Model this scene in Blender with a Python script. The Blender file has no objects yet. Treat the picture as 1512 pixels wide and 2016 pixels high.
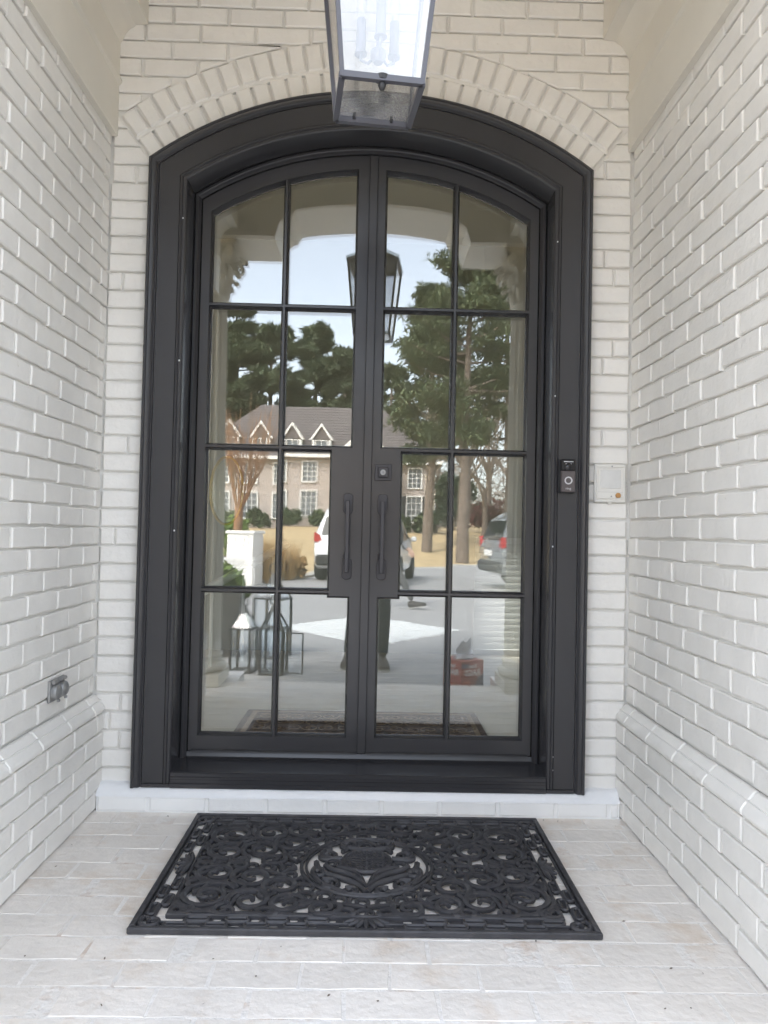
import bpy, bmesh, math, random
import numpy as np
from mathutils import Vector, Matrix
random.seed(7); NR = np.random.default_rng(7)
SC = bpy.context.scene; COL = SC.collection
R_ = math.radians; PI = math.pi

# ------------------------------------------------------------------ camera
cam = bpy.data.cameras.new('camera'); camo = bpy.data.objects.new('camera', cam); COL.objects.link(camo)
yaw, pit, rol = -.0178, .0254, -.0219
cam_m = Matrix.Rotation(yaw, 3, 'Z') @ Matrix.Rotation(pit, 3, 'X') @ Matrix.Rotation(rol, 3, 'Y')
rx, fy, uz = cam_m.col[0], cam_m.col[1], cam_m.col[2]
camo.matrix_world = Matrix(((rx[0], uz[0], -fy[0], .0231), (rx[1], uz[1], -fy[1], -2.86), (rx[2], uz[2], -fy[2], 1.0664), (0, 0, 0, 1)))
cam.sensor_fit = 'VERTICAL'; cam.sensor_height = 36; cam.lens = 36 * 1458.8 / 2016
cam.clip_end = 600; cam.clip_start = .01
SC.camera = camo
# ------------------------------------------------------------------ light
SUN_EL, SUN_AZ = R_(50), R_(325)          # behind the house; azimuth measured from +Y, clockwise
w = bpy.data.worlds.new('World'); SC.world = w; w.use_nodes = True
nt = w.node_tree; nt.nodes.clear()
sky = nt.nodes.new('ShaderNodeTexSky'); sky.sky_type = 'NISHITA'; sky.sun_disc = False
sky.sun_elevation = SUN_EL; sky.sun_rotation = SUN_AZ; sky.air_density = 1.0; sky.dust_density = 3.0; sky.ozone_density = 1.0
hs = nt.nodes.new('ShaderNodeHueSaturation'); hs.inputs['Saturation'].default_value = .44
bg = nt.nodes.new('ShaderNodeBackground'); bg.inputs['Strength'].default_value = .15
wo = nt.nodes.new('ShaderNodeOutputWorld')
nt.links.new(sky.outputs[0], hs.inputs['Color']); nt.links.new(hs.outputs[0], bg.inputs['Color']); nt.links.new(bg.outputs[0], wo.inputs[0])
sun = bpy.data.lights.new('sun', 'SUN'); sun.energy = .8; sun.angle = R_(20); sun.color = (1, .96, .9)
suno = bpy.data.objects.new('sun', sun); COL.objects.link(suno)
sd = Vector((math.sin(SUN_AZ) * math.cos(SUN_EL), math.cos(SUN_AZ) * math.cos(SUN_EL), math.sin(SUN_EL)))
suno.rotation_euler = sd.to_track_quat('Z', 'Y').to_euler()
vs = SC.view_settings; vs.view_transform = 'Standard'; vs.look = 'None'; vs.gamma = 1; vs.use_curve_mapping = False
vs.exposure = 3.02
SC.cycles.use_denoising = True; SC.cycles.use_adaptive_sampling = False
SC.cycles.max_bounces = 10; SC.cycles.diffuse_bounces = 5; SC.cycles.transparent_max_bounces = 24
SC.cycles.caustics_reflective = False; SC.cycles.caustics_refractive = False

# ------------------------------------------------------------------ materials
def nodes(m): return m.node_tree.nodes, m.node_tree.links
def mat(name, col, rough=.6, metal=0, var=.06, vscale=6, bump=0, bscale=60, bdist=.002, stain=None, objvar=0, stscale=4, stlo=.56, sthi=.72, coat=0, spec=.5, rv=0, rvs=9):
    m = bpy.data.materials.new(name); m.use_nodes = True; N, L = nodes(m)
    b = N['Principled BSDF']; b.inputs['Roughness'].default_value = rough; b.inputs['Metallic'].default_value = metal
    b.inputs['Coat Weight'].default_value = coat; b.inputs['Specular IOR Level'].default_value = spec
    tc = N.new('ShaderNodeNewGeometry')
    nz = N.new('ShaderNodeTexNoise'); nz.inputs['Scale'].default_value = vscale; nz.inputs['Detail'].default_value = 5
    L.new(tc.outputs['Position'], nz.inputs['Vector'])
    r = N.new('ShaderNodeValToRGB'); c = col
    lo, hi = [max(0, x * (1 - var)) for x in c], [min(1, x * (1 + var)) for x in c]
    r.color_ramp.elements[0].color = (*lo, 1); r.color_ramp.elements[1].color = (*hi, 1)
    r.color_ramp.elements[0].position = .3; r.color_ramp.elements[1].position = .7
    L.new(nz.outputs[0], r.inputs[0]); out = r.outputs[0]
    if stain:
        n2 = N.new('ShaderNodeTexNoise'); n2.inputs['Scale'].default_value = stscale; n2.inputs['Detail'].default_value = 8; n2.inputs['Roughness'].default_value = .65
        L.new(tc.outputs['Position'], n2.inputs['Vector'])
        mr = N.new('ShaderNodeMapRange'); mr.inputs[1].default_value = stlo; mr.inputs[2].default_value = sthi
        L.new(n2.outputs[0], mr.inputs[0])
        mx = N.new('ShaderNodeMix'); mx.data_type = 'RGBA'; L.new(mr.outputs[0], mx.inputs[0]); L.new(out, mx.inputs[6]); mx.inputs[7].default_value = (*stain, 1)
        out = mx.outputs[2]
    if objvar:
        oi = N.new('ShaderNodeObjectInfo'); h2 = N.new('ShaderNodeHueSaturation')
        mr = N.new('ShaderNodeMapRange'); mr.inputs[3].default_value = 1 - objvar; mr.inputs[4].default_value = 1 + objvar
        L.new(oi.outputs['Random'], mr.inputs[0]); L.new(mr.outputs[0], h2.inputs['Value']); L.new(out, h2.inputs['Color']); out = h2.outputs[0]
    L.new(out, b.inputs['Base Color'])
    if rv:
        n4 = N.new('ShaderNodeTexNoise'); n4.inputs['Scale'].default_value = rvs; n4.inputs['Detail'].default_value = 7; L.new(tc.outputs['Position'], n4.inputs['Vector']); m4_ = N.new('ShaderNodeMapRange'); m4_.inputs[1].default_value = .3; m4_.inputs[2].default_value = .7; m4_.inputs[3].default_value = rough - rv; m4_.inputs[4].default_value = rough + rv; L.new(n4.outputs[0], m4_.inputs[0]); L.new(m4_.outputs[0], b.inputs['Roughness'])
    if bump:
        n3 = N.new('ShaderNodeTexNoise'); n3.inputs['Scale'].default_value = bscale; n3.inputs['Detail'].default_value = 6
        L.new(tc.outputs['Position'], n3.inputs['Vector'])
        bp = N.new('ShaderNodeBump'); bp.inputs['Strength'].default_value = bump; bp.inputs['Distance'].default_value = bdist
        L.new(n3.outputs[0], bp.inputs['Height']); L.new(bp.outputs[0], b.inputs['Normal'])
    return m
def glass(name, refl, tint=(1, 1, 1), rough=0, bump=0, bscale=20, bdist=.002, gcol=(1, 1, 1)):
    m = bpy.data.materials.new(name); m.use_nodes = True; N, L = nodes(m); N.remove(N['Principled BSDF'])
    t = N.new('ShaderNodeBsdfTransparent'); t.inputs[0].default_value = (*tint, 1)
    g = N.new('ShaderNodeBsdfGlossy'); g.inputs['Roughness'].default_value = rough; g.inputs['Color'].default_value = (*gcol, 1)
    fr = N.new('ShaderNodeFresnel'); fr.inputs[0].default_value = (1 + math.sqrt(refl)) / (1 - math.sqrt(refl))
    if bump:
        nz = N.new('ShaderNodeTexNoise'); nz.inputs['Scale'].default_value = bscale; gm = N.new('ShaderNodeNewGeometry'); L.new(gm.outputs['Position'], nz.inputs['Vector'])
        bp = N.new('ShaderNodeBump'); bp.inputs['Strength'].default_value = bump; bp.inputs['Distance'].default_value = bdist
        L.new(nz.outputs[0], bp.inputs['Height']); L.new(bp.outputs[0], g.inputs['Normal'])
    # the back of a sheet reflects as its front does: undo the inside index flip
    gm2 = N.new('ShaderNodeNewGeometry'); a = N.new('ShaderNodeMix'); a.data_type = 'FLOAT'; ior = fr.inputs[0].default_value
    a.inputs[2].default_value = ior; a.inputs[3].default_value = 1 / ior
    L.new(gm2.outputs['Backfacing'], a.inputs[0]); L.new(a.outputs[0], fr.inputs[0])
    mx = N.new('ShaderNodeMixShader'); L.new(fr.outputs[0], mx.inputs[0]); L.new(t.outputs[0], mx.inputs[1]); L.new(g.outputs[0], mx.inputs[2])
    L.new(mx.outputs[0], N['Material Output'].inputs[0]); return m
M = dict(
    brick=mat('painted_brick', (.80, .777, .732), .40, var=.035, vscale=9, bump=.5, bscale=48, bdist=.005, rv=.12, rvs=14, objvar=.018, stain=(.6, .56, .48), stscale=30, stlo=.66, sthi=.8),
    mortar=mat('painted_mortar', (.77, .755, .715), .6, var=.05, bump=.5, bscale=90, bdist=.004),
    fresh=mat('fresh_white_paint', (.83, .825, .805), .45, var=.03, bump=.4, bscale=60, bdist=.003, stain=(.55, .45, .3), stscale=38, stlo=.7, sthi=.8),
    caulk=mat('white_caulk', (.82, .825, .83), .4, var=.03, bump=.5, bscale=40, bdist=.006),
    floorbrick=mat('floor_brick', (.81, .765, .71), .6, var=.06, vscale=7, bump=.7, bscale=38, bdist=.006, objvar=.02, stain=(.60, .46, .33), stscale=4.2, stlo=.53, sthi=.84),
    floormortar=mat('floor_mortar', (.82, .79, .75), .7, var=.05, bump=.8, bscale=60, bdist=.006, stain=(.55, .37, .24), stscale=7, stlo=.55, sthi=.8),
    trim=mat('cream_trim', (.745, .71, .63), .5, var=.02),
    column=mat('column_paint', (.68, .65, .57), .5, var=.04),
    iron=mat('charcoal_iron', (.037, .0365, .0395), .25, spec=.55, var=.03, vscale=5, bump=.08, bscale=140, bdist=.001),
    ironmatt=mat('dark_hardware', (.040, .037, .041), .45, var=.06, bump=.15, bscale=200, bdist=.001),
    black=mat('black_metal', (.02, .02, .022), .4), gloss=mat('glossy_black', (.012, .012, .014), .08),
    bronze=mat('doorbell_face', (.10, .085, .085), .45), silver=mat('silver', (.62, .62, .64), .3, metal=.6),
    brass=mat('brass', (.55, .30, .11), .35, metal=.5), plastic=mat('ivory_plastic', (.76, .74, .69), .4, var=.02), screen=mat('grey_screen', (.66, .655, .63), .25, var=.05, vscale=30),
    zinc=mat('weathered_zinc', (.34, .34, .335), .5, metal=.6, var=.15, vscale=40, bump=.2),
    rubber=mat('black_rubber', (.046, .045, .049), .5, rv=.15, rvs=40, var=.25, vscale=25, bump=.35, bscale=120, bdist=.002, stain=(.07, .065, .06), stscale=30, stlo=.6, sthi=.8),
    pframe=mat('pendant_frame', (.095, .095, .11), .3), sleeve=mat('candle_sleeve', (.22, .23, .27), .5), bulb=glass('bulb_glass', .1, (.95, .95, .95)),  # pendant_frame: dark metal, sky glare painted in as a bluish grey base
    seeded=glass('seeded_glass', .30, (.93, .94, .96), .22, .12, 26, .004, (1, .97, .92)), speckled=glass('speckled_glass', .45, (.85, .82, .78), .2, .5, 90, .01), lglass=glass('lantern_glass', .06, (.93, .97, 1)),
    pane=glass('pane_glass', .132, (.90, .93, .91)), wglass=mat('window_glass', (.13, .14, .15), .08), carglass=mat('car_glass', (.015, .018, .018), .04),  # window_glass: base lightened to stand in for sky reflected in the panes
    concrete=mat('grey_concrete', (.29, .287, .285), .75, var=.06, vscale=1.2, bump=.2, bscale=60, bdist=.003),
    inlay=mat('white_inlay', (.62, .635, .63), .7, var=.08, vscale=8), kerb=mat('kerb_concrete', (.46, .45, .42), .8),
    lawn=mat('dormant_lawn', (.45, .335, .18), .9, var=.22, vscale=1.5, bump=.6, bscale=25, bdist=.03),
    siding=mat('dormer_siding', (.30, .265, .24), .8, var=.08), hbrick=mat('house_brick', (.42, .365, .33), .85, var=.14, vscale=14), shingle=mat('grey_shingle', (.135, .118, .115), .9, var=.25, vscale=9), white=mat('white_paint', (.78, .77, .74), .5, var=.02), shutter=mat('dark_shutter', (.03, .032, .04), .5),
    quoin=mat('pale_quoin', (.60, .54, .44), .8, var=.08),
    pine=mat('pine_needles', (.082, .104, .052), .75, var=.5, vscale=.8, objvar=.1), pine2=mat('dark_needles', (.072, .096, .050), .75, var=.5, vscale=.7, objvar=.15),
    broad=mat('broad_leaves', (.035, .055, .026), .5, var=.4, vscale=2), red=mat('russet_leaves', (.13, .035, .03), .8, var=.4, vscale=3), leaf=mat('bright_leaves', (.13, .20, .035), .6, var=.5, vscale=25),
    hedge=mat('hedge_leaves', (.06, .085, .03), .7, var=.45, vscale=4),
    bark=mat('pine_bark', (.16, .125, .10), .9, var=.3, vscale=8, bump=.6, bscale=20, bdist=.02), bare=mat('bare_twigs', (.20, .165, .135), .9, var=.25, vscale=4), myrtle=mat('myrtle_twigs', (.27, .145, .075), .8, var=.25, vscale=6),
    straw=mat('golden_straw', (.42, .27, .11), .85, var=.35, vscale=9),
    carwhite=mat('white_car_paint', (.72, .73, .73), .25, var=.01, coat=.6), carsilver=mat('silver_car_paint', (.16, .17, .175), .25, var=.01, coat=.6), tyre=mat('tyre_rubber', (.02, .02, .02), .8), taillight=mat('tail_light', (.35, .02, .02), .15), lamp=mat('clear_lamp', (.6, .6, .6), .1),
    boxred=mat('red_cardboard', (.33, .03, .03), .45, var=.12, vscale=14), boxdark=mat('navy_print', (.045, .05, .13), .45, var=.3, vscale=16), boxorange=mat('orange_print', (.62, .10, .04), .45, var=.3, vscale=20), ink=mat('white_print', (.8, .8, .8), .5), tissue=mat('white_tissue', (.82, .83, .88), .9),
    planter=mat('charcoal_planter', (.06, .058, .056), .55, var=.15), soil=mat('soil', (.04, .03, .022), .95),
    lip=mat('lips', (.45, .22, .18), .5), skin=mat('skin', (.55, .36, .27), .5, var=.03), jeans=mat('black_trousers', (.014, .014, .017), .85, var=.2, vscale=30), slate=mat('grey_trousers', (.085, .085, .088), .85), shirt=mat('dark_shirt', (.05, .055, .07), .85), shirt2=mat('grey_shirt', (.22, .23, .25), .85), shoe=mat('dark_shoes', (.03, .026, .024), .6), sole=mat('pale_soles', (.45, .44, .42), .7), hair=mat('brown_hair', (.05, .032, .02), .6),
    plaster=mat('interior_plaster', (.38, .375, .34), .7, var=.02), wood=mat('interior_floor', (.58, .52, .43), .45, var=.12, vscale=3, objvar=.10), rug=mat('rug_pile', (.115, .065, .04), .95, var=.5, vscale=22), rugborder=mat('rug_border', (.30, .20, .12), .95, var=.2, vscale=30), blind=mat('blind_slat', (.60, .59, .57), .5), gold=mat('gold_frame', (.62, .45, .16), .35, metal=.8), mirror=mat('mirror_glass', (.7, .72, .66), .08, metal=.9),
)

def translucent(m, w_, col):
    N, L = nodes(m); t = N.new('ShaderNodeBsdfTranslucent'); t.inputs[0].default_value = (*col, 1); mx = N.new('ShaderNodeMixShader'); mx.inputs[0].default_value = w_
    L.new(N['Principled BSDF'].outputs[0], mx.inputs[1]); L.new(t.outputs[0], mx.inputs[2]); L.new(mx.outputs[0], N['Material Output'].inputs[0])
translucent(M['blind'], .30, (.6, .6, .57))
for k_ in ('pine', 'pine2', 'broad', 'leaf', 'hedge', 'red'): translucent(M[k_], .25, {'leaf': (.2, .3, .05)}.get(k_, (.06, .09, .03)))
# ------------------------------------------------------------------ mesh builder
class MB:
    def __init__(s): s.v = []; s.f = []; s.m = []
    def add(s, vs, fs, mi=0):
        o = len(s.v); s.v += [tuple(p) for p in vs]; s.f += [tuple(i + o for i in f) for f in fs]; s.m += [mi] * len(fs)
    def box(s, a, b, mi=0, ch=0, mtx=None):
        x0, y0, z0 = a; x1, y1, z1 = b
        if ch:
            bm = bmesh.new(); bmesh.ops.create_cube(bm, size=1)
            for v in bm.verts: v.co = Vector(((x0 + x1) / 2 + v.co.x * (x1 - x0), (y0 + y1) / 2 + v.co.y * (y1 - y0), (z0 + z1) / 2 + v.co.z * (z1 - z0)))
            bmesh.ops.bevel(bm, geom=bm.edges[:], offset=ch, segments=1, affect='EDGES')
            bm.verts.index_update(); vs = [v.co.copy() for v in bm.verts]; fs = [[v.index for v in f.verts] for f in bm.faces]; bm.free()
        else:
            vs = [Vector(p) for p in ((x0, y0, z0), (x1, y0, z0), (x1, y1, z0), (x0, y1, z0), (x0, y0, z1), (x1, y0, z1), (x1, y1, z1), (x0, y1, z1))]
            fs = [(0, 3, 2, 1), (4, 5, 6, 7), (0, 1, 5, 4), (1, 2, 6, 5), (2, 3, 7, 6), (3, 0, 4, 7)]
        if mtx is not None: vs = [mtx @ v for v in vs]
        s.add(vs, fs, mi)
    def tube(s, pts, r, n=8, mi=0, cap=True, flat=1, up=None):
        pts = [Vector(p) for p in pts]; k = len(pts); rs = r if isinstance(r, (list, tuple)) else [r] * k
        vs = []; prev = None
        for i, p in enumerate(pts):
            t = (pts[min(i + 1, k - 1)] - pts[max(i - 1, 0)]).normalized()
            u = Vector(up) if up else (prev if prev else (Vector((0, 0, 1)) if abs(t.z) < .9 else Vector((1, 0, 0))))
            a = t.cross(u)
            if a.length < 1e-6: a = t.cross(Vector((0, 1, .1)))
            a.normalize(); b = a.cross(t).normalized(); prev = b
            for j in range(n):
                q = 2 * PI * (j + .5) / n; vs.append(p + a * (math.cos(q) * rs[i]) + b * (math.sin(q) * rs[i] * flat))
        fs = [(i * n + j, i * n + (j + 1) % n, (i + 1) * n + (j + 1) % n, (i + 1) * n + j) for i in range(k - 1) for j in range(n)]
        if cap: fs += [tuple(range(n))[::-1], tuple(range((k - 1) * n, k * n))]
        s.add(vs, fs, mi)
    def lathe(s, prof, n=24, c=(0, 0, 0), mi=0, sq=None, axis='z'):
        vs = []
        for r, z in prof:
            for j in range(n):
                a = 2 * PI * j / n; x, y = r * math.cos(a), r * math.sin(a)
                vs.append((c[0] + x, c[1] + y, c[2] + z) if axis == 'z' else ((c[0] + x, c[1] + z, c[2] + y) if axis == 'y' else (c[0] + z, c[1] + x, c[2] + y)))
        k = len(prof)
        fs = [(i * n + j, i * n + (j + 1) % n, (i + 1) * n + (j + 1) % n, (i + 1) * n + j) for i in range(k - 1) for j in range(n)]
        fs += [tuple(range(n))[::-1], tuple(range((k - 1) * n, k * n))]
        s.add(vs, fs, mi)
    def prism(s, poly, y0, y1, mi=0, ax='xz', ch=0):
        """poly in the plane, extruded along the third axis from y0 (front) to y1; ch chamfers the front rim"""
        def P(a, b, c): return (a, c, b) if ax == 'xz' else ((c, a, b) if ax == 'yz' else (a, b, c))
        n = len(poly); vs = []; fs = []
        rings = []
        if ch:
            cx = sum(p[0] for p in poly) / n; cy = sum(p[1] for p in poly) / n
            ins = []
            for i, p in enumerate(poly):
                a, b = Vector(poly[i - 1]), Vector(poly[(i + 1) % n]); q = Vector(p)
                d1 = (q - a).normalized(); d2 = (b - q).normalized()
                sgn = 1 if s._area(poly) > 0 else -1
                n1 = Vector((-d1.y, d1.x)) * sgn; n2 = Vector((-d2.y, d2.x)) * sgn
                bis = n1 + n2; bis = bis / max(bis.length_squared, .35) * 2
                ins.append(tuple(q + bis * ch * 1.0))
            rings.append([P(p[0], p[1], y0) for p in ins]); y00 = y0 + (ch if y1 > y0 else -ch) * .8
            rings.append([P(p[0], p[1], y00) for p in poly])
        else: rings.append([P(p[0], p[1], y0) for p in poly])
        rings.append([P(p[0], p[1], y1) for p in poly])
        for r in rings: vs += r
        fs.append(tuple(range(n)))
        for k in range(len(rings) - 1):
            for i in range(n): fs.append((k * n + i, (k + 1) * n + i, (k + 1) * n + (i + 1) % n, k * n + (i + 1) % n))
        fs.append(tuple(range((len(rings) - 1) * n, len(rings) * n))[::-1])
        s.add(vs, fs, mi)
    @staticmethod
    def _area(p): return sum(p[i - 1][0] * p[i][1] - p[i][0] * p[i - 1][1] for i in range(len(p)))
    def mesh(s, name, mats, smooth=None):
        me = bpy.data.meshes.new(name); me.from_pydata(s.v, [], s.f)
        for m in (mats if isinstance(mats, (list, tuple)) else [mats]): me.materials.append(m)
        me.polygons.foreach_set('material_index', s.m)
        bm = bmesh.new(); bm.from_mesh(me); bmesh.ops.recalc_face_normals(bm, faces=bm.faces); bm.to_mesh(me); bm.free()
        if smooth is not None:
            me.polygons.foreach_set('use_smooth', [True] * len(me.polygons))
            if smooth < 179: me.set_sharp_from_angle(angle=R_(smooth))
        me.update(); return me
    def build(s, name, mats, parent=None, smooth=None, loc=None, rot=None, **kw): return put(name, s.mesh(name, mats, smooth), parent, loc, rot, **kw)
def put(name, me, parent=None, loc=None, rot=None, **kw):
    o = bpy.data.objects.new(name, me); COL.objects.link(o)
    if parent: o.parent = parent
    if loc is not None: o.location = loc
    if rot is not None: o.rotation_euler = rot
    for k, v in kw.items(): o[k] = v
    return o
def thing(name, label, cat, loc=(0, 0, 0), rz=0, group=None):
    o = bpy.data.objects.new(name, None); COL.objects.link(o); o.location = loc; o.rotation_euler = (0, 0, rz); o.empty_display_size = .1
    o['label'] = label; o['category'] = cat
    if group: o['group'] = group
    return o
def text_mesh(txt, size, m, depth=.0004, bold=0):
    cu = bpy.data.curves.new('lettering', 'FONT'); cu.body = txt; cu.size = size; cu.align_x = 'CENTER'; cu.align_y = 'CENTER'; cu.extrude = depth; cu.offset = bold; cu.resolution_u = 3
    t = bpy.data.objects.new('lettering', cu); COL.objects.link(t); bpy.context.view_layer.update()
    me = bpy.data.meshes.new_from_object(t.evaluated_get(bpy.context.evaluated_depsgraph_get())); bpy.data.objects.remove(t); bpy.data.curves.remove(cu)
    me.materials.clear(); me.materials.append(m); return me

# ------------------------------------------------------------------ key measures
Z0 = 1.33                          # centre height of every door arch
def arcz(x, r): return Z0 + math.sqrt(max(r * r - x * x, 0))
PITCH, J0, BL = .0704, .2140, .215
XL, XR = -1.014, 1.025             # side walls above the ledge
YE = -1.50                         # where the side walls end
def zj(k): return J0 + PITCH * k

# ------------------------------------------------------------------ ground, paths
def sheet(name, poly, z, m, kind='structure', tris=None):
    bm = bmesh.new(); f = bm.faces.new([bm.verts.new((x, y, z)) for x, y in poly]); 
    if f.normal.z < 0: f.normal_flip()
    bm.normal_update()
    if bm.faces[:][0].normal.z < 0: bmesh.ops.reverse_faces(bm, faces=bm.faces[:])
    bmesh.ops.triangulate(bm, faces=bm.faces[:])
    me = bpy.data.meshes.new(name); bm.to_mesh(me); bm.free(); me.materials.append(m); return put(name, me, kind=kind)
def gz(x, y):
    t = min(max((-y - 22) / 24, 0), 1); return -.17 + 1.27 * t * t * (3 - 2 * t) + max(0, (-y - 46)) * .012
def ground():
    ys = [60, 20, 5, -5, -12, -18, -21] + [-22 - i * 2 for i in range(14)] + [-55, -70, -100, -160, -300]
    xs = [-250, -120, -60, -40, -28, -20, -14, -9, -5, -2, 0, 2, 5, 9, 14, 20, 28, 40, 60, 120, 250]
    vs = [(x, y, gz(x, y) + (.04 * math.sin(x * .7 + y * .4) if -80 < y < -24 else 0)) for y in ys for x in xs]; n = len(xs)
    fs = [(j * n + i, j * n + i + 1, (j + 1) * n + i + 1, (j + 1) * n + i) for j in range(len(ys) - 1) for i in range(n - 1)]
    b = MB(); b.add(vs, fs); b.build('lawn', M['lawn'], smooth=180, kind='structure')
ground()
EDGE = [(-30, -10.5), (-14, -11.6), (-8, -12.4), (-4, -13.2), (-1.7, -13.8), (-1.35, -15), (-1.2, -17.5), (-.4, -20.4), (1.0, -22.2), (2.2, -22.8), (5, -23.6), (14, -23.4), (30, -22)]
sheet('driveway', [(-30, -1.94)] + EDGE + [(30, -1.94)], -.15, M['concrete'])
kb = MB()
for (a, b) in zip(EDGE, EDGE[1:]):
    d = Vector((b[0] - a[0], b[1] - a[1])).normalized(); nn = Vector((d.y, -d.x)) * .22
    if nn.y > 0: nn = -nn
    kb.add([(a[0], a[1], -.16), (b[0], b[1], -.16), (b[0] + nn.x, b[1] + nn.y, -.16), (a[0] + nn.x, a[1] + nn.y, -.16), (a[0], a[1], -.09), (b[0], b[1], -.09), (b[0] + nn.x, b[1] + nn.y, -.09), (a[0] + nn.x, a[1] + nn.y, -.09)],
           [(4, 5, 6, 7), (0, 1, 5, 4), (2, 3, 7, 6)])
kb.build('kerb', M['kerb'], kind='structure')
sheet('paved_diamond', [(-1.0, -5.6), (.0, -4.44), (1.12, -5.75), (-.0, -6.95)], -.146, M['inlay'])
b = MB(); yy = -4.50; row = 0
while yy > -6.95:
    hw_ = 1.06 * (1 - abs(yy + 5.68) / 1.25); xx = -hw_ + (.0 if row % 2 else -.1)
    while xx < hw_ - .03:
        xa, xb = max(xx, -hw_) + .05, min(xx + .20, hw_) + .05
        if xb - xa > .04: z_ = -.140 + random.uniform(-.004, .002); b.box((xa, yy - .095, -.15), (xb, yy, z_))
        xx += .212
    yy -= .107; row += 1
o = b.build('inlay_bricks', M['inlay'], kind='stuff'); o['label'] = 'white brick pieces of the diamond set in the drive'

# ------------------------------------------------------------------ brick pieces
def brick_mesh(L, H, D, m, name, wob=.0022, ch=.004):
    """face at y=0 looking towards -y; origin at centre of the face"""
    pts = []
    for (x, z) in ((-.5, -.5), (-.17, -.5), (.17, -.5), (.5, -.5), (.5, .5), (.17, .5), (-.17, .5), (-.5, .5)):
        pts.append((x * L + random.uniform(-wob, wob), z * H + random.uniform(-wob, wob)))
    b = MB(); b.prism(pts, 0, D, ch=ch)
    me = b.mesh(name, m, smooth=38); return me
VAR = [brick_mesh(.2045, .0622, .03, M['brick'], 'brick') for _ in range(14)]
FVAR = [brick_mesh(.211, .0985, .03, M['floorbrick'], 'brick', .0028, .0014) for _ in range(10)]
def place_bricks(specs, parent, limit, var):
    """specs: (loc, rotz, rotx, sx, key); the first `limit` by key are parts, the rest one stuff part"""
    specs.sort(key=lambda s: s[4])
    for i, (loc, rz, rxx, sx, _) in enumerate(specs[:limit]):
        o = put('brick', random.choice(var), parent, loc, (rxx, random.uniform(-.010, .010), rz + random.uniform(-.008, .008) * (rxx == 0))); o.scale = (sx * random.choice((1, 1, -1)), 1, 1)
        if o.scale.x < 0: o.scale.x = -o.scale.x
    if len(specs) > limit:
        b = MB(); mm = [Matrix.Translation(loc) @ Matrix.Rotation(rz, 4, 'Z') @ Matrix.Rotation(rxx, 4, 'X') @ Matrix.Diagonal((sx, 1, 1, 1)) for (loc, rz, rxx, sx, _) in specs[limit:]]
        for m4 in mm:
            me = random.choice(var); b.add([m4 @ v.co for v in me.vertices], [p.vertices[:] for p in me.polygons])
        b.build('bricks', M['brick'], parent, smooth=38, kind='stuff')
REC = .012
# porch floor -------------------------------------------------------
pf = thing('porch_floor', 'white painted brick porch floor below the doormat', 'floor'); pf['kind'] = 'structure'; del pf['category']
b = MB(); b.box((XL - .3, -1.92, -.149), (XR + .3, .3, -.0009)); b.box((XL - .3, -2.30, -.149), (-.87, -1.9205, -.004)); b.box((.93, -2.30, -.149), (XR + .3, -1.9205, -.004))
b.build('mortar_bed', M['floormortar'], pf)
sp = []
for r in range(18):
    y = -.110 - r * .1055; x = -.975 + (.0 if r % 2 else .1075) + random.uniform(-.02, .02); 
    x0 = -.985
    while x0 < .99:
        x1 = min(x + .0, .99) if x > x0 + .05 else x + BL
        x1 = min(x1, .992); Lb = x1 - x0 - .009
        if Lb > .02: sp.append((Vector(((x0 + x1) / 2, y, 0 + random.uniform(-.0008, .0008))), 0, -PI / 2, Lb / .211, abs(y)))
        x0 = x1; x = x1 + BL
place_bricks(sp, pf, 300, FVAR)

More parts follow.
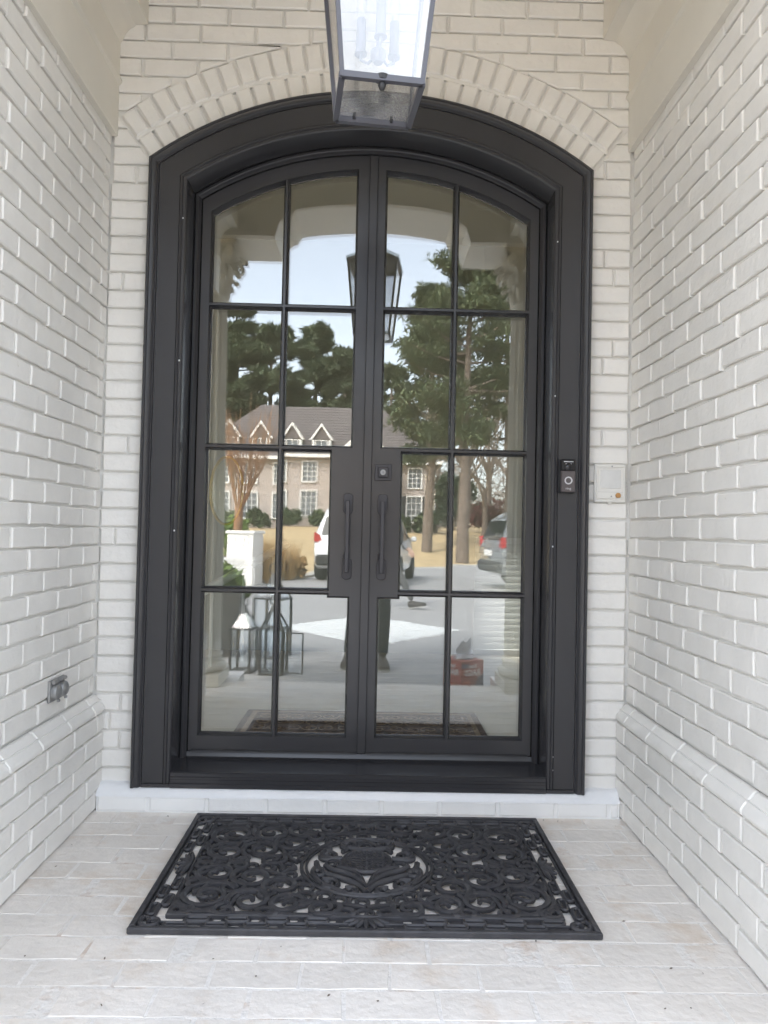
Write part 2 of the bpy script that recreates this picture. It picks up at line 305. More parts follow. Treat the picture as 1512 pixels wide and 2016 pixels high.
# side walls ----------------------------------------------------------
def side_wall(sgn, label):
    X = XL if sgn < 0 else XR; Xl = X - sgn * .038
    t = thing('side_wall', label, 'wall')
    b = MB()
    b.box(*((X + REC * sgn, YE, -.15), (X + .26 * sgn, .25, 3.55)) if sgn > 0 else ((X - .26, YE, -.15), (X - REC, .25, 3.55)))
    lo = Xl + REC * sgn
    b.box((min(lo, X + sgn * .05), YE + .001, -.1), (max(lo, X + sgn * .05), .2, .40))
    b.build('mortar', M['mortar'], t)
    sp = []; rz = PI / 2 if sgn < 0 else -PI / 2
    k = -3
    while zj(k) < 3.45:
        low = k < 2; z = zj(k) + PITCH / 2
        if k != 2:
            ph = (.06 if k % 2 else .06 + BL / 2) + random.uniform(-.012, .012) + (.03 if sgn > 0 else 0); y = 0.0; e = -ph
            while y > YE + .03:
                e2 = max(e, YE); Lb = y - e2 - .009
                if Lb > .03: sp.append((Vector(((Xl if low else X) - sgn * random.uniform(-.0025, .0025), (y + e2) / 2, z + random.uniform(-.002, .002))), rz, 0, Lb / .2045, -(y + e2) / 2))
                y = e2; e = y - BL + random.uniform(-.006, .006)
        k += 1
    place_bricks(sp, t, 300, VAR)
    # sloped ledge bricks
    n = 7; y = 0
    prof = [(-.006, .4208), (.003, .4203), (.0075, .4175), (.0345, .3862), (.0400, .3785), (.0428, .3710), (.0430, .3660), (.0415, .3615), (.038, .3597), (-.006, .3597)]
    pr = [(X - sgn * o, z) for o, z in prof]; e = -.10
    while y > YE + .03:
        e2 = max(e, YE); b = MB()
        j0, j1 = random.uniform(-.0012, .0012), random.uniform(-.001, .001)
        ring = lambda yy, ins: [(px + j0 + sgn * ins * (1 if 0 < i < 9 else 0), yy, pz + j1 - ins * (1 if i < 6 else -1)) for i, (px, pz) in enumerate(pr)]
        y_a, y_b = y - .003, e2 + .003; rs = [ring(y_a, .002), ring(y_a - .003, 0), ring(y_b + .003, 0), ring(y_b, .002)]
        m_ = len(pr); vs = sum(rs, []); fs = [tuple(range(m_)), tuple(range(3 * m_, 4 * m_))] + [(q * m_ + i, (q + 1) * m_ + i, (q + 1) * m_ + (i + 1) % m_, q * m_ + (i + 1) % m_) for q in range(3) for i in range(m_)]
        b.add(vs, fs); b.build('ledge_brick', M['brick'], t, smooth=33)
        y = e2; e = y - BL + random.uniform(-.006, .006)
    b = MB(); m_ = len(pr); b.add([(X - sgn * (o * .93 - .002), yy, .385 + (z - .385) * .85) for yy in (-.001, YE + .002) for o, z in prof], [tuple(range(m_)), tuple(range(m_, 2 * m_))] + [(i, (i + 1) % m_, m_ + (i + 1) % m_, m_ + i) for i in range(m_)]); b.build('ledge_mortar', M['mortar'], t)
    return t
side_wall(-1, 'white painted brick side wall with the grey outlet cover and sloped ledge')
side_wall(1, 'white painted brick side wall beside the intercom, with sloped ledge course')

# front wall ------------------------------------------------------------
fw = thing('front_wall', 'white painted brick wall with double brick arch around the black doors', 'wall')
def poly_brick(poly, y, parent, m=None, ch=.005, D=.03, name='brick', wob=.0012):
    if MB._area(poly) < 0: poly = poly[::-1]
    p = []
    for i in range(len(poly)):                     # break long edges so that the rim is not ruler straight
        a, c = poly[i], poly[(i + 1) % len(poly)]; p.append((a[0] + random.uniform(-wob, wob), a[1] + random.uniform(-wob, wob)))
        if math.hypot(c[0] - a[0], c[1] - a[1]) > .09: p.append(((a[0] + c[0]) / 2 + random.uniform(-wob, wob), (a[1] + c[1]) / 2 + random.uniform(-wob, wob)))
    b = MB(); y += random.uniform(-.0015, .0015); b.prism(p, y, y + D, ch=ch); return b.build(name, m or M['brick'], parent, smooth=38)
out = [(XL - .02, -.14), (-.80, -.14)]
N_ = 28; Ri = 1.40
for i in range(N_ + 1):
    x = -.80 + 1.6 * i / N_; out.append((x, arcz(x, Ri)))
out += [(.80, -.14), (XR + .02, -.14), (XR + .02, 3.55), (XL - .02, 3.55)]
b = MB()
def wallface(y): return [(x, y, z) for x, z in out]
for i in range(N_):                                # columns above the arch
    xa, xb = -.80 + 1.6 * i / N_, -.80 + 1.6 * (i + 1) / N_
    b.prism([(xa, arcz(xa, Ri)), (xb, arcz(xb, Ri)), (xb, 3.55), (xa, 3.55)], .013, .22)
b.prism([(XL - .02, -.14), (-.80, -.14), (-.80, 3.55), (XL - .02, 3.55)], .013, .22); b.prism([(.80, -.14), (XR + .02, -.14), (XR + .02, 3.55), (.80, 3.55)], .013, .22)
b.build('mortar', M['mortar'], fw)
b = None; RA, RB = (1.437, 1.537), (1.549, 1.652); TH = R_(36.6)
for (r0, r1), n in ((RA, 28), (RB, 30)):
    for i in range(n):
        a0 = -TH + 2 * TH * i / n; a1 = -TH + 2 * TH * (i + 1) / n; g = .0056
        rr1 = r1 + random.uniform(-.003, .003)
        q = [(r0 * math.sin(a0 + g / r0), Z0 + r0 * math.cos(a0 + g / r0)), (r0 * math.sin(a1 - g / r0), Z0 + r0 * math.cos(a1 - g / r0)), (rr1 * math.sin(a1 - g / rr1), Z0 + rr1 * math.cos(a1 - g / rr1)), (rr1 * math.sin(a0 + g / rr1), Z0 + rr1 * math.cos(a0 + g / rr1))]
        poly_brick(q, -.005, fw, ch=.0055, name='arch_brick')
# filled joint between the rings
b = MB()
for i in range(40):
    a0 = -TH + 2 * TH * i / 40; a1 = -TH + 2 * TH * (i + 1) / 40; r0, r1 = RA[1] - .003, RB[0] + .003
    b.prism([(r0 * math.sin(a0), Z0 + r0 * math.cos(a0)), (r0 * math.sin(a1), Z0 + r0 * math.cos(a1)), (r1 * math.sin(a1), Z0 + r1 * math.cos(a1)), (r1 * math.sin(a0), Z0 + r1 * math.cos(a0))], .0005, .02)
b.build('mortar_joint', M['mortar'], fw, smooth=30)
def clip(poly, n, d):                              # keep n.p >= d
    o = []
    for i in range(len(poly)):
        a, c = poly[i], poly[(i + 1) % len(poly)]; da = n[0] * a[0] + n[1] * a[1] - d; dc = n[0] * c[0] + n[1] * c[1] - d
        if da >= 0: o.append(a)
        if (da >= 0) != (dc >= 0):
            t = da / (da - dc); o.append((a[0] + t * (c[0] - a[0]), a[1] + t * (c[1] - a[1])))
    return o
zs = Z0 + RA[0] * math.cos(TH); k = -2
while zj(k) < 3.4:
    z0, z1 = zj(k) + .0038, zj(k + 1) - .0038
    ph = (.5 if k % 2 else 0) * BL + random.uniform(-.01, .01); x = XL - BL + ph
    if z1 < 2.45:
        for (xa, xb) in ((XL + .002, -.861), (.861, XR - .002)):
            cut = [] if random.random() < .82 else [xa + (.055 if k % 2 else .095)]
            xs = [xa] + cut + [xb]
            for p, q in zip(xs, xs[1:]): poly_brick([(p + (.003 if p != xa else 0), z0), (q - .004, z0), (q - .004, z1), (p + (.003 if p != xa else 0), z1)], 0, fw)
    else:
        while x < XR:
            p, q = max(x, XL + .002), min(x + BL, XR - .002); x += BL
            if q - p < .035: continue
            poly = [(p + .005, z0), (q - .005, z0), (q - .005, z1), (p + .005, z1)]
            cx, cz = (p + q) / 2, (z0 + z1) / 2
            # trim by the outer ring (and by its springing ends)
            an = math.atan2(cx, cz - Z0); nn = (math.sin(an), math.cos(an)); sg = 1 if cx > 0 else -1
            pB = clip(poly, nn, nn[1] * Z0 + RB[1] + .006); pA = clip(clip(poly, (sg * math.cos(TH), -math.sin(TH)), -math.sin(TH) * Z0 + .007), (sg, 0), .861) if cz < 2.75 else []
            ar = lambda p_: abs(MB._area(p_)) if len(p_) >= 3 else 0
            poly = pA if ar(pA) > ar(pB) else pB
            if len(poly) >= 3 and abs(MB._area(poly)) > .0012: poly_brick(poly, 0, fw)
    k += 1
x = -1.0 + .0
for xa in (-.976, -.783, -.565, -.345, -.124, .088, .305, .525, .745, .945):
    nx = {-.976: -.783, -.783: -.565, -.565: -.345, -.345: -.124, -.124: .088, .088: .305, .305: .525, .525: .745, .745: .945, .945: .986}[xa]
    poly_brick([(xa + .006, .004), (nx - .006, .004), (nx - .006, .056), (xa + .006, .056)], -.058, fw, M['fresh'], ch=.005, D=.05)
b = MB(); b.box((-.976, -.053, -.003), (.986, -.001, .055)); b.build('riser_mortar', M['fresh'], fw)
b = MB(); n = 70; ring = []
vs = []
for i in range(n + 1):
    x = -.978 + 1.965 * i / n; w1, w2 = random.uniform(-.002, .002), random.uniform(-.0035, .0035)
    vs += [(x, -.060 + w1, .0565), (x, -.058 + w1, .061), (x, -.032, .0855 + w2), (x, -.018, .096 + w2), (x, .03, .096), (x, .03, .0565)]
b.add(vs, [(i * 6 + j, i * 6 + (j + 1) % 6, (i + 1) * 6 + (j + 1) % 6, (i + 1) * 6 + j) for i in range(n) for j in range(6)] + [tuple(range(6)), tuple(range(n * 6, n * 6 + 6))])
b.build('mortar_wash', M['caulk'], fw, smooth=40)

# ceiling, mouldings, front beam ------------------------------------------
b = MB(); b.box((-1.6, -2.35, 3.45), (1.6, .3, 3.62)); b.build('porch_ceiling', M['trim'], kind='structure')
PROF = [(0, 2.575), (.025, 2.575), (.025, 2.775), (.030, 2.780), (.036, 2.787), (.036, 2.797), (.030, 2.804), (.025, 2.809), (.025, 2.942), (.031, 2.949), (.036, 2.962), (.046, 2.984), (.060, 3.0), (.076, 3.009), (.082, 3.016), (.092, 3.018), (.13, 3.020), (.13, 3.449), (0, 3.449)]
for sgn, X, lab in ((-1, XL, 'cream crown moulding above the brick wall with the outlet'), (1, XR, 'cream crown moulding above the brick wall next to the intercom')):
    b = MB(); pr = [(X - sgn * (o - .003), z) for o, z in PROF]; n = len(pr); ys = (-.001, -1.639)
    b.add([(p[0], y, p[1]) for y in ys for p in pr], [tuple(range(n)), tuple(range(n, 2 * n))] + [(i, (i + 1) % n, n + (i + 1) % n, n + i) for i in range(n)])
    o = b.build('crown_moulding', M['trim'], smooth=25); o['label'] = lab; o['category'] = 'moulding'
b = MB(); AW = .645
arch = []
for i in range(41):
    x = -AW + 2 * AW * i / 40; z = 3.075 + .125 * math.sqrt(max(0, 1 - (x / AW) ** 2)) ** .9
    ex = AW - abs(x); 
    if ex < .11: z = min(z, 2.97 + .135 * math.sqrt(max(0, 1 - ((.11 - ex) / .11) ** 2)))
    arch.append((x, z))
for (p, q) in zip(arch, arch[1:]): b.prism([p, q, (q[0], 3.448), (p[0], 3.448)], -1.64, -2.12)
b.prism([(-1.5, 2.97), (-AW, 2.97), (-AW, 3.448), (-1.5, 3.448)], -1.64, -2.12); b.prism([(AW, 2.97), (1.5, 2.97), (1.5, 3.448), (AW, 3.448)], -1.64, -2.12)
bm = thing('arched_beam', 'cream arched beam resting on the two fluted columns', 'beam')
b.build('beam', M['trim'], bm, smooth=30)
b = MB()
for s in (-1, 1):
    b.box((min(s * .67, s * 1.5), -1.639, 3.20), (max(s * .67, s * 1.5), -1.61, 3.23)); b.box((min(s * .67, s * 1.5), -2.15, 3.06), (max(s * .67, s * 1.5), -2.1205, 3.10))
b.build('beam_trim', M['trim'], bm)

# columns -----------------------------------------------------------------
def column(x, label):
    t = thing('column', label, 'column', (x, -1.90, 0), group='columns at the porch edge')
    b = MB(); b.box((-.185, -.185, .0005), (.185, .185, .085), ch=.006); b.build('plinth', M['column'], t)
    tor = [(.17, .0855)] + [(.165 + .032 * math.sin(a), .118 - .032 * math.cos(a)) for a in [PI * i / 8 for i in range(9)]] + [(.17, .155), (.168, .16), (.163, .165), (.1605, .175)] + [(.158 + .013 * math.sin(a), .19 - .013 * math.cos(a)) for a in [PI * i / 6 for i in range(7)]] + [(.155, .208), (.15, .222)]
    b = MB(); b.lathe(tor, 40); b.build('base', M['column'], t, smooth=40)
    b = MB(); nf = 24; per = 6; vs = []; zz = [.222, .27, .30] + [.3 + (2.55 - .3) * i / 8 for i in range(1, 9)] + [2.58, 2.62]
    for iz, z in enumerate(zz):
        tt = (z - .222) / 2.4; r = .158 - .020 * tt ** 1.6; fl = 0 if iz in (0, 1, len(zz) - 1, len(zz) - 2) else .010
        for j in range(nf * per):
            u = (j % per) / per; rr = r - fl * (math.sin(PI * u) ** .7 if u > 0.08 else 0); a = 2 * PI * j / (nf * per); vs.append((rr * math.cos(a), rr * math.sin(a), z))
    n = nf * per; b.add(vs, [(i * n + j, i * n + (j + 1) % n, (i + 1) * n + (j + 1) % n, (i + 1) * n + j) for i in range(len(zz) - 1) for j in range(n)]); b.build('shaft', M['column'], t, smooth=50)
    cp = MB(); cp.lathe([(.138, 2.62), (.148, 2.626), (.152, 2.634), (.148, 2.643), (.139, 2.650), (.140, 2.76), (.148, 2.83), (.170, 2.89), (.205, 2.925), (.215, 2.936)], 32)
    c = cp.build('capital', M['column'], t, smooth=40)
    def leaf(a, z0, h, w_, cr_, r0):
        b = MB(); vs = []; S = 14
        for i in range(S + 1):
            u = i / S
            if u < .62: rad = r0 + .010 * math.sin(u / .62 * PI * .5) + .02 * u * u; z = z0 + h * u / .62
            else:
                f = (u - .62) / .38 * R_(205); rad = r0 + .010 + .0077 + cr_ * (1 - math.cos(f)); z = z0 + h + cr_ * math.sin(f)
            lob = 1 + .20 * math.cos(u * S * PI / 2); ww = w_ * (.75 + .45 * math.sin(min(1, u * 1.35) * PI * .8)) * lob * (1 if u < .7 else 1 - .55 * (u - .7) / .3)
            for sx in (-1, -.6, -.25, 0, .25, .6, 1):
                y = sx * ww; rr = rad - .018 * sx * sx + (.008 if sx == 0 else (-.003 if abs(sx) == .25 else 0)); aa = a + y / max(rr, .1)
                vs.append((rr * math.cos(aa), rr * math.sin(aa), z - .010 * abs(sx)))
        b.add(vs, [(i * 7 + j, i * 7 + j + 1, (i + 1) * 7 + j + 1, (i + 1) * 7 + j) for i in range(S) for j in range(6)]); return b
    for (z0, h, off, cu, ww, r0) in ((2.645, .085, 0, .026, .050, .145), (2.65, .165, PI / 8, .032, .050, .150), (2.73, .145, 0, .036, .040, .165)):
        for i in range(8):
            leaf(2 * PI * i / 8 + off, z0, h, ww, cu, r0).build('acanthus_leaf', M['column'], c, smooth=180)
    vo = MB()
    for i in range(4):
        a = PI / 4 + i * PI / 2; pts = [Vector((.16, 0, 2.80)), Vector((.185, 0, 2.86))]; rs = [.006, .011]
        for q in range(30):
            u = q / 29; th = R_(150) - u * 3.2 * PI; rr = .040 * (1 - u) + .005; pts.append(Vector((.262 + rr * math.cos(th), 0, 2.888 + rr * math.sin(th)))); rs.append(.014 - .007 * u)
        vo = MB(); vo.tube([Matrix.Rotation(a, 4, 'Z') @ p for p in pts], rs, 7, up=tuple(Matrix.Rotation(a, 4, 'Z') @ Vector((0, 1, 0)))); vo.build('volute', M['column'], c, smooth=60)
    b = MB(); ab = []
    for i in range(4):
        a = i * PI / 2; 
        for u in (-.24, -.215, -.12, 0, .12, .215, .24):
            q = .232 - .05 * math.cos(u / .24 * PI / 2); ab.append(Matrix.Rotation(a, 2) @ Vector((q if abs(u) < .23 else .225, u)) if True else 0)
    n = len(ab); vs = [(p.x, p.y, z) for z in (2.938, 2.950, 2.953, 2.9695) for p in ab] + [(0, 0, 2.938), (0, 0, 2.9695)]; b.add(vs, [(k3 * n + i, k3 * n + (i + 1) % n, (k3 + 1) * n + (i + 1) % n, (k3 + 1) * n + i) for k3 in range(3) for i in range(n)] + [(4 * n, (i + 1) % n, i) for i in range(n)] + [(4 * n + 1, 3 * n + i, 3 * n + (i + 1) % n) for i in range(n)]); b.build('abacus', M['column'], c)
column(-1.130, 'fluted Corinthian column behind the floor lanterns, next to the dark planter')
column(1.110, 'fluted Corinthian column next to the red box of rags')

# ------------------------------------------------------------------ door frame
def sweep(prof, zb, nseg=40):
    """prof: (inset o, y); swept up one jamb, over the arch, down the other"""
    b = MB(); cols = []
    for (o, y) in prof:
        hx = .855 - o; r = 1.431 - o; zc = arcz(hx, r); path = [(-hx, zb), (-hx, .8), (-hx, 1.6), (-hx, zc)]
        a0 = math.asin(hx / r)
        for i in range(1, nseg): 
            a = -a0 + 2 * a0 * i / nseg; path.append((r * math.sin(a), Z0 + r * math.cos(a)))
        path += [(hx, zc), (hx, 1.6), (hx, .8), (hx, zb)]; cols.append([(x, y, z) for x, z in path])
    n = len(cols[0]); vs = sum(cols, []); m = len(prof)
    fs = [(j * n + i, j * n + i + 1, (j + 1) * n + i + 1, (j + 1) * n + i) for j in range(m - 1) for i in range(n - 1)]
    fs += [tuple(j * n for j in range(m)), tuple(j * n + n - 1 for j in range(m))]
    b.add(vs, fs); return b
df = thing('door_frame', 'arched charcoal iron door frame with wide flat casing and black sill', 'door frame')
sweep([(0, .012), (0, -.046), (.004, -.050), (.010, -.050), (.013, -.045), (.016, -.044), (.026, -.044), (.030, -.040), (.033, -.034), (.036, -.034), (.037, -.028)], .084).build('outer_moulding', M['iron'], df, smooth=25)
sweep([(.0372, .005), (.0372, -.026), (.0385, -.030), (.116, -.030), (.1172, -.026), (.1172, .005)], .098).build('casing', M['iron'], df, smooth=25)
sweep([(.1174, .0), (.1174, -.026), (.1195, -.034), (.127, -.036), (.1295, -.033), (.131, -.030), (.139, -.030), (.143, -.026), (.145, -.019), (.145, .100), (.147, .095), (.150, .092), (.158, .091), (.162, .095), (.164, .101), (.1665, .104), (.1695, .108), (.1695, .17)], .098).build('jamb', M['iron'], df, smooth=25)
b = MB(); b.box((-.8545, -.05, .0842), (-.8178, .01, .0975), ch=0)
b = MB(); pr = [(-.030, .0845), (-.042, .0845), (-.042, .100), (-.036, .1025), (-.036, .114), (-.040, .117), (-.040, .124), (-.034, .1265), (-.034, .137), (-.028, .141), (.112, .158), (.118, .175), (.17, .175), (.17, .0845)]
b.prism(pr, -.7095, .7095, ax='yz'); b.build('sill', M['iron'], df, smooth=20)
b = MB()
for s in (-1, 1): b.box((min(s * .8178, s * .710), -.041, .0846), (max(s * .8178, s * .710), .004, .0975), ch=.002)
b.build('sill_shoe', M['iron'], df)
b = MB()
for (x, z) in ((-.722, 1.70), (-.722, 1.05), (.724, 1.60), (.724, 1.02), (-.724, 2.25), (.724, 2.2), (.735, .22), (.735, .17), (-.66, .1475)):
    if z > .15: b.lathe([(.0035, 0), (.003, -.0012), (.001, -.0016)], 8, (x, -.0301, z), axis='y')
b.build('screw_head', M['silver'], df)

# ------------------------------------------------------------------ door leaves
YF, YG = .117, .1485
RG, RO = 1.204, 1.2585
def leaf(s, label):
    """s=-1 leaf with plain stile, s=+1 leaf with lock; local +x runs from seam outwards"""
    t = thing('door_leaf', label, 'door', (0, 0, 0), group='pair of glazed doors')
    mx = lambda x: s * x
    b = MB()
    def pr(poly, y0=YF, y1=YG + .03): b.prism([(mx(x), z) for x, z in poly], y0, y1)
    def cols(xa, xb, lo, hi, n):
        for i in range(n):
            a, c = xa + (xb - xa) * i / n, xa + (xb - xa) * (i + 1) / n; pr([(a, lo(a)), (c, lo(c)), (c, hi(c)), (a, hi(a))])
    hi = lambda x: arcz(x, RO); g = lambda x: arcz(x, RG)
    B0, B1, MW = .178, .238, .0045
    cols(.648, .682, lambda x: B0, hi, 2); cols(.003, .055, lambda x: B0, hi, 2)
    cols(.055, .648, g, hi, 14); pr([(.055, B0), (.648, B0), (.648, B1), (.055, B1)])
    pr([(.055, .800), (.138, .800), (.138, 1.398), (.055, 1.398)])
    b.build('stile_frame', M['iron'], t, smooth=30)
    rows = [(B1, .816), (.816, 1.393), (1.393, 1.967)]; xm = .3465
    b = MB()
    def mp(poly): b.prism([(mx(x), z) for x, z in poly], YF + .003, YG + .02)
    n = 10
    mp([(xm - MW, B1), (xm + MW, B1), (xm + MW, g(xm)), (xm - MW, g(xm))])
    for z in (.816, 1.393, 1.967):
        x0 = .055 if z > 1.5 else .138
        mp([(x0, z - MW), (xm - MW, z - MW), (xm - MW, z + MW), (x0, z + MW)]); mp([(xm + MW, z - MW), (.648, z - MW), (.648, z + MW), (xm + MW, z + MW)])
    b.build('muntin_grid', M['iron'], t)
    # panes: opening outline -> sloped bead -> glass
    panes = []
    for zi, (z0, z1) in enumerate(rows):
        za = z0 + (MW if zi else 0); zb = z1 - MW
        xi = .138 if zi == 1 else .055
        panes.append(([(xm + MW, za), (.648, za), (.648, zb), (xm + MW, zb)], None))
        if zi == 1: panes.append(([(xi, za), (xm - MW, za), (xm - MW, zb), (xi, zb)], None))
        elif zi == 0: panes.append(([(xi, za), (xm - MW, za), (xm - MW, .8), (xi, .8)] if False else [(xi, za), (xm - MW, za), (xm - MW, zb), (.138, zb), (.138, .80), (xi, .80)], None))
        else: panes.append(([(xi, 1.398), (xm - MW, 1.398), (xm - MW, zb), (xi, zb)], None))
    za = 1.967 + MW
    for (xa, xb) in ((.055, xm - MW), (xm + MW, .648)):
        panes.append(([(xa, za), (xb, za)] + [(xb + (xa - xb) * i / 8, g(xb + (xa - xb) * i / 8)) for i in range(9)], 1))
    for pi, (poly, arc) in enumerate(panes):
        P = [(mx(x), z) for x, z in poly]
        if MB._area(P) < 0: P = P[::-1]
        n = len(P); ins = []
        for i in range(n):
            a, q, c = Vector(P[i - 1]), Vector(P[i]), Vector(P[(i + 1) % n]); d1 = (q - a).normalized(); d2 = (c - q).normalized()
            bis = Vector((-d1.y, d1.x)) + Vector((-d2.y, d2.x)); ins.append(q + bis / max(bis.length_squared, .5) * 2 * .0095)
        bd = MB(); vs = [(p[0], YF + .0035, p[1]) for p in P] + [((p[0] * .4 + q[0] * .6), YF + .013, (p[1] * .4 + q[1] * .6)) for p, q in zip(P, ins)] + [(q[0], YG + .001, q[1]) for q in ins]
        bd.add(vs, [(k * n + i, k * n + (i + 1) % n, (k + 1) * n + (i + 1) % n, (k + 1) * n + i) for k in range(2) for i in range(n)]); bd.build('glazing_bead', M['iron'], t, smooth=40)
        # glass: slightly wavy double sheet
        x0, x1 = min(p[0] for p in P), max(p[0] for p in P); z0 = min(p[1] for p in P); z1 = max(p[1] for p in P); G = 14
        ph = [random.uniform(0, 6.28) for _ in range(8)]; cx, cz = (x0 + x1) / 2, (z0 + z1) / 2; tx, tz = random.gauss(0, .0009), random.gauss(0, .0009)
        if pi in (0, 1): tz -= .003
        def wav(x, z, q): return 1.5 * (2.6e-5 * math.sin(11 * x + 5 * z + ph[q]) + 2.2e-5 * math.sin(17 * z - 6 * x + ph[q + 1]) + .7e-5 * math.sin(43 * z + 9 * x + ph[q + 2]) + .7e-5 * math.sin(39 * x + ph[q + 3]))
        gl = MB()
        for q, y in ((0, YG), (4, YG + .022)):
            vs = []
            for j in range(G + 1):
                for i in range(G + 1):
                    x = x0 + (x1 - x0) * i / G; zt = min(z1, g(abs(x)) if arc else z1); z = z0 + (zt - z0) * j / G
                    tt = 1 if q == 0 else .93
                    vs.append((x - cx, y + wav(x, z, q) + tt * (tx * (x - cx) + tz * (z - cz)), z - cz))
            gl.add(vs, [(j * (G + 1) + i, j * (G + 1) + i + 1, (j + 1) * (G + 1) + i + 1, (j + 1) * (G + 1) + i) for j in range(G) for i in range(G)])
        me = bpy.data.meshes.new('glass_pane'); me.from_pydata(gl.v, [], gl.f); me.materials.append(M['pane']); me.polygons.foreach_set('use_smooth', [True] * len(me.polygons)); me.update()
        put('glass_pane', me, t, (cx, 0, cz))
    # drip strip under the leaf, uneven sealant
    b = MB(); vs = []
    for i in range(41):
        x = .01 + .66 * i / 40; h = .0035 + random.uniform(0, .003); vs += [(mx(x), YF - .002, .1752), (mx(x), YF - .008 - h * .3, .1752), (mx(x), YF - .006, .1765 + h), (mx(x), YF - .001, .1795 + h)]
    b.add(vs, [(i * 4 + j, i * 4 + j + 1, i * 4 + j + 5, i * 4 + j + 4) for i in range(40) for j in range(3)]); b.build('sweep_seal', M['black'], t, smooth=60)
    # pull handle
    hx = s * (.0695 if s > 0 else .0685); h = MB(); hz0, hz1 = .868, 1.214
    def stad(z0, z1, hw):
        p = [];
        if z0 > 1: p = [(hw, z0 + .008), (hw - .008, z0), (-hw + .008, z0), (-hw, z0 + .008)]; p = [(-hw, z0 + .008), (-hw + .008, z0), (hw - .008, z0), (hw, z0 + .008)] + [(hw * math.cos(a), z1 - hw * .75 + hw * .75 * math.sin(a)) for a in [PI * i / 10 for i in range(11)]]
        else: p = [(hw * math.cos(a), z0 + hw * .75 - hw * .75 * math.sin(a)) for a in [PI - PI * i / 10 for i in range(11)]] + [(hw, z1 - .008), (hw - .008, z1), (-hw + .008, z1), (-hw, z1 - .008)]
        return p
    hd = thing('pull_handle', '', '', (hx, 0, 0)); del hd['label'], hd['category']; hd.parent = t
    for (z0, z1) in ((1.132, hz1), (hz0, .952)):
        e = MB(); e.prism(stad(z0, z1, .0195), YF - .009, YF - .0002, ch=.002); e.build('handle_plate', M['ironmatt'], hd, smooth=30)
    h = MB(); path = [(0, YF - .006, 1.172), (0, YF - .048, 1.174), (0, YF - .054, 1.168), (0, YF - .056, 1.04), (0, YF - .054, .912), (0, YF - .048, .906), (0, YF - .006, .908)]
    for (p, q) in zip(path, path[1:]): pass
    h.box((-.0080, YF - .058, .898), (.0080, YF - .047, 1.184), ch=.002); h.box((-.0070, YF - .0475, 1.160), (.0070, YF - .008, 1.182), ch=.0015); h.box((-.0070, YF - .0475, .900), (.0070, YF - .008, .922), ch=.0015)
    h.build('grip', M['ironmatt'], hd)
    b = MB(); b.box((-.016, YF - .020, .948), (-.010, YF - .0055, .972), ch=.002); b.build('thumb_screw', M['ironmatt'], hd)
    if s > 0:
        b = MB(); b.box((-.0115, YF - .012, .179), (.0235, YF + .002, arcz(.02, RO) - .002), ch=.0025); b.build('astragal', M['iron'], t)
        d = MB(); d.box((.036, YF - .007, 1.268), (.102, YF - .0003, 1.334), ch=.002); e = d.build('deadbolt', M['ironmatt'], t)
        d = MB(); d.box((.048, YF - .019, 1.280), (.090, YF - .0072, 1.322), ch=.003); d.build('deadbolt_collar', M['ironmatt'], e)
        d = MB(); d.lathe([(.0115, -.001), (.0115, -.003), (.010, -.0045), (.0085, -.0045), (.008, -.0035), (.0005, -.0035)], 24, (.0685, YF - .0185, 1.300), axis='y'); d.build('key_cylinder', M['zinc'], e, smooth=30)
        d = MB(); d.box((.0675, YF - .0235, 1.2955), (.0695, YF - .0222, 1.3045)); d.build('keyhole', M['black'], e)
leaf(-1, 'charcoal glazed iron door leaf with pull handle and no deadbolt')
leaf(1, 'charcoal glazed iron door leaf with square deadbolt above its pull handle')

# ------------------------------------------------------------------ doorbell, intercom, outlet
t = thing('doorbell', 'bronze video doorbell with round silver button on black door casing', 'doorbell', (.7715, -.030, 1.232))
b = MB(); b.box((-.0300, -.012, -.006), (.0300, -.0002, .124), ch=.002); b.build('back_plate', M['black'], t)
b = MB(); b.box((-.0265, -.030, -.003), (.0265, -.0122, .0785), ch=.003); b.build('face_plate', M['bronze'], t)
b = MB(); b.box((-.0265, -.028, .0788), (.0265, -.0122, .122), ch=.003); hp = b.build('camera_housing', M['gloss'], t)
b = MB(); b.lathe([(.0145, -.0281), (.0145, -.031), (.011, -.034), (.006, -.036), (.0005, -.0365)], 24, (0, 0, .092), axis='y'); b.build('camera_lens', M['gloss'], t, smooth=40)
b = MB(); b.box((-.018, -.0292, .1115), (.018, -.0282, .1145)); b.box((-.012, -.0292, .1035), (.012, -.0282, .1055)); b.build('sensor_strip', M['silver'], t)
b = MB(); b.lathe([(.0150, -.0301), (.0150, -.0325), (.0105, -.0325), (.0105, -.0303)], 28, (0, 0, .041), axis='y'); b.build('button_ring', M['silver'], t, smooth=30)
b = MB(); b.lathe([(.0100, -.0301), (.0098, -.0315), (.0005, -.0317)], 24, (0, 0, .041), axis='y'); b.build('button', M['bronze'], t, smooth=30)
put('lettering', text_mesh('ring', .0135, M['silver']), t, (0, -.0307, .0105), (PI / 2, 0, 0))
t = thing('intercom', 'ivory intercom panel with brass button on the white brick', 'intercom', (.9465, 0, 1.269))
b = MB(); b.box((-.0615, -.016, -.074), (.0615, -.002, .074), ch=.004); b.build('back_box', M['plastic'], t)
b = MB()
for (x0, z0, x1, z1) in ((-.055, .062, .055, .068), (-.055, -.060, .055, -.056), (-.055, -.0555, -.0495, .0615), (.0495, -.0555, .055, .0615)): b.box((x0, -.0215, z0), (x1, -.0162, z1), ch=.0012)
b.build('bezel', M['plastic'], t)
b = MB(); b.box((-.040, -.0190, -.020), (.040, -.0163, .052), ch=.001); b.build('speaker_grille', M['screen'], t)
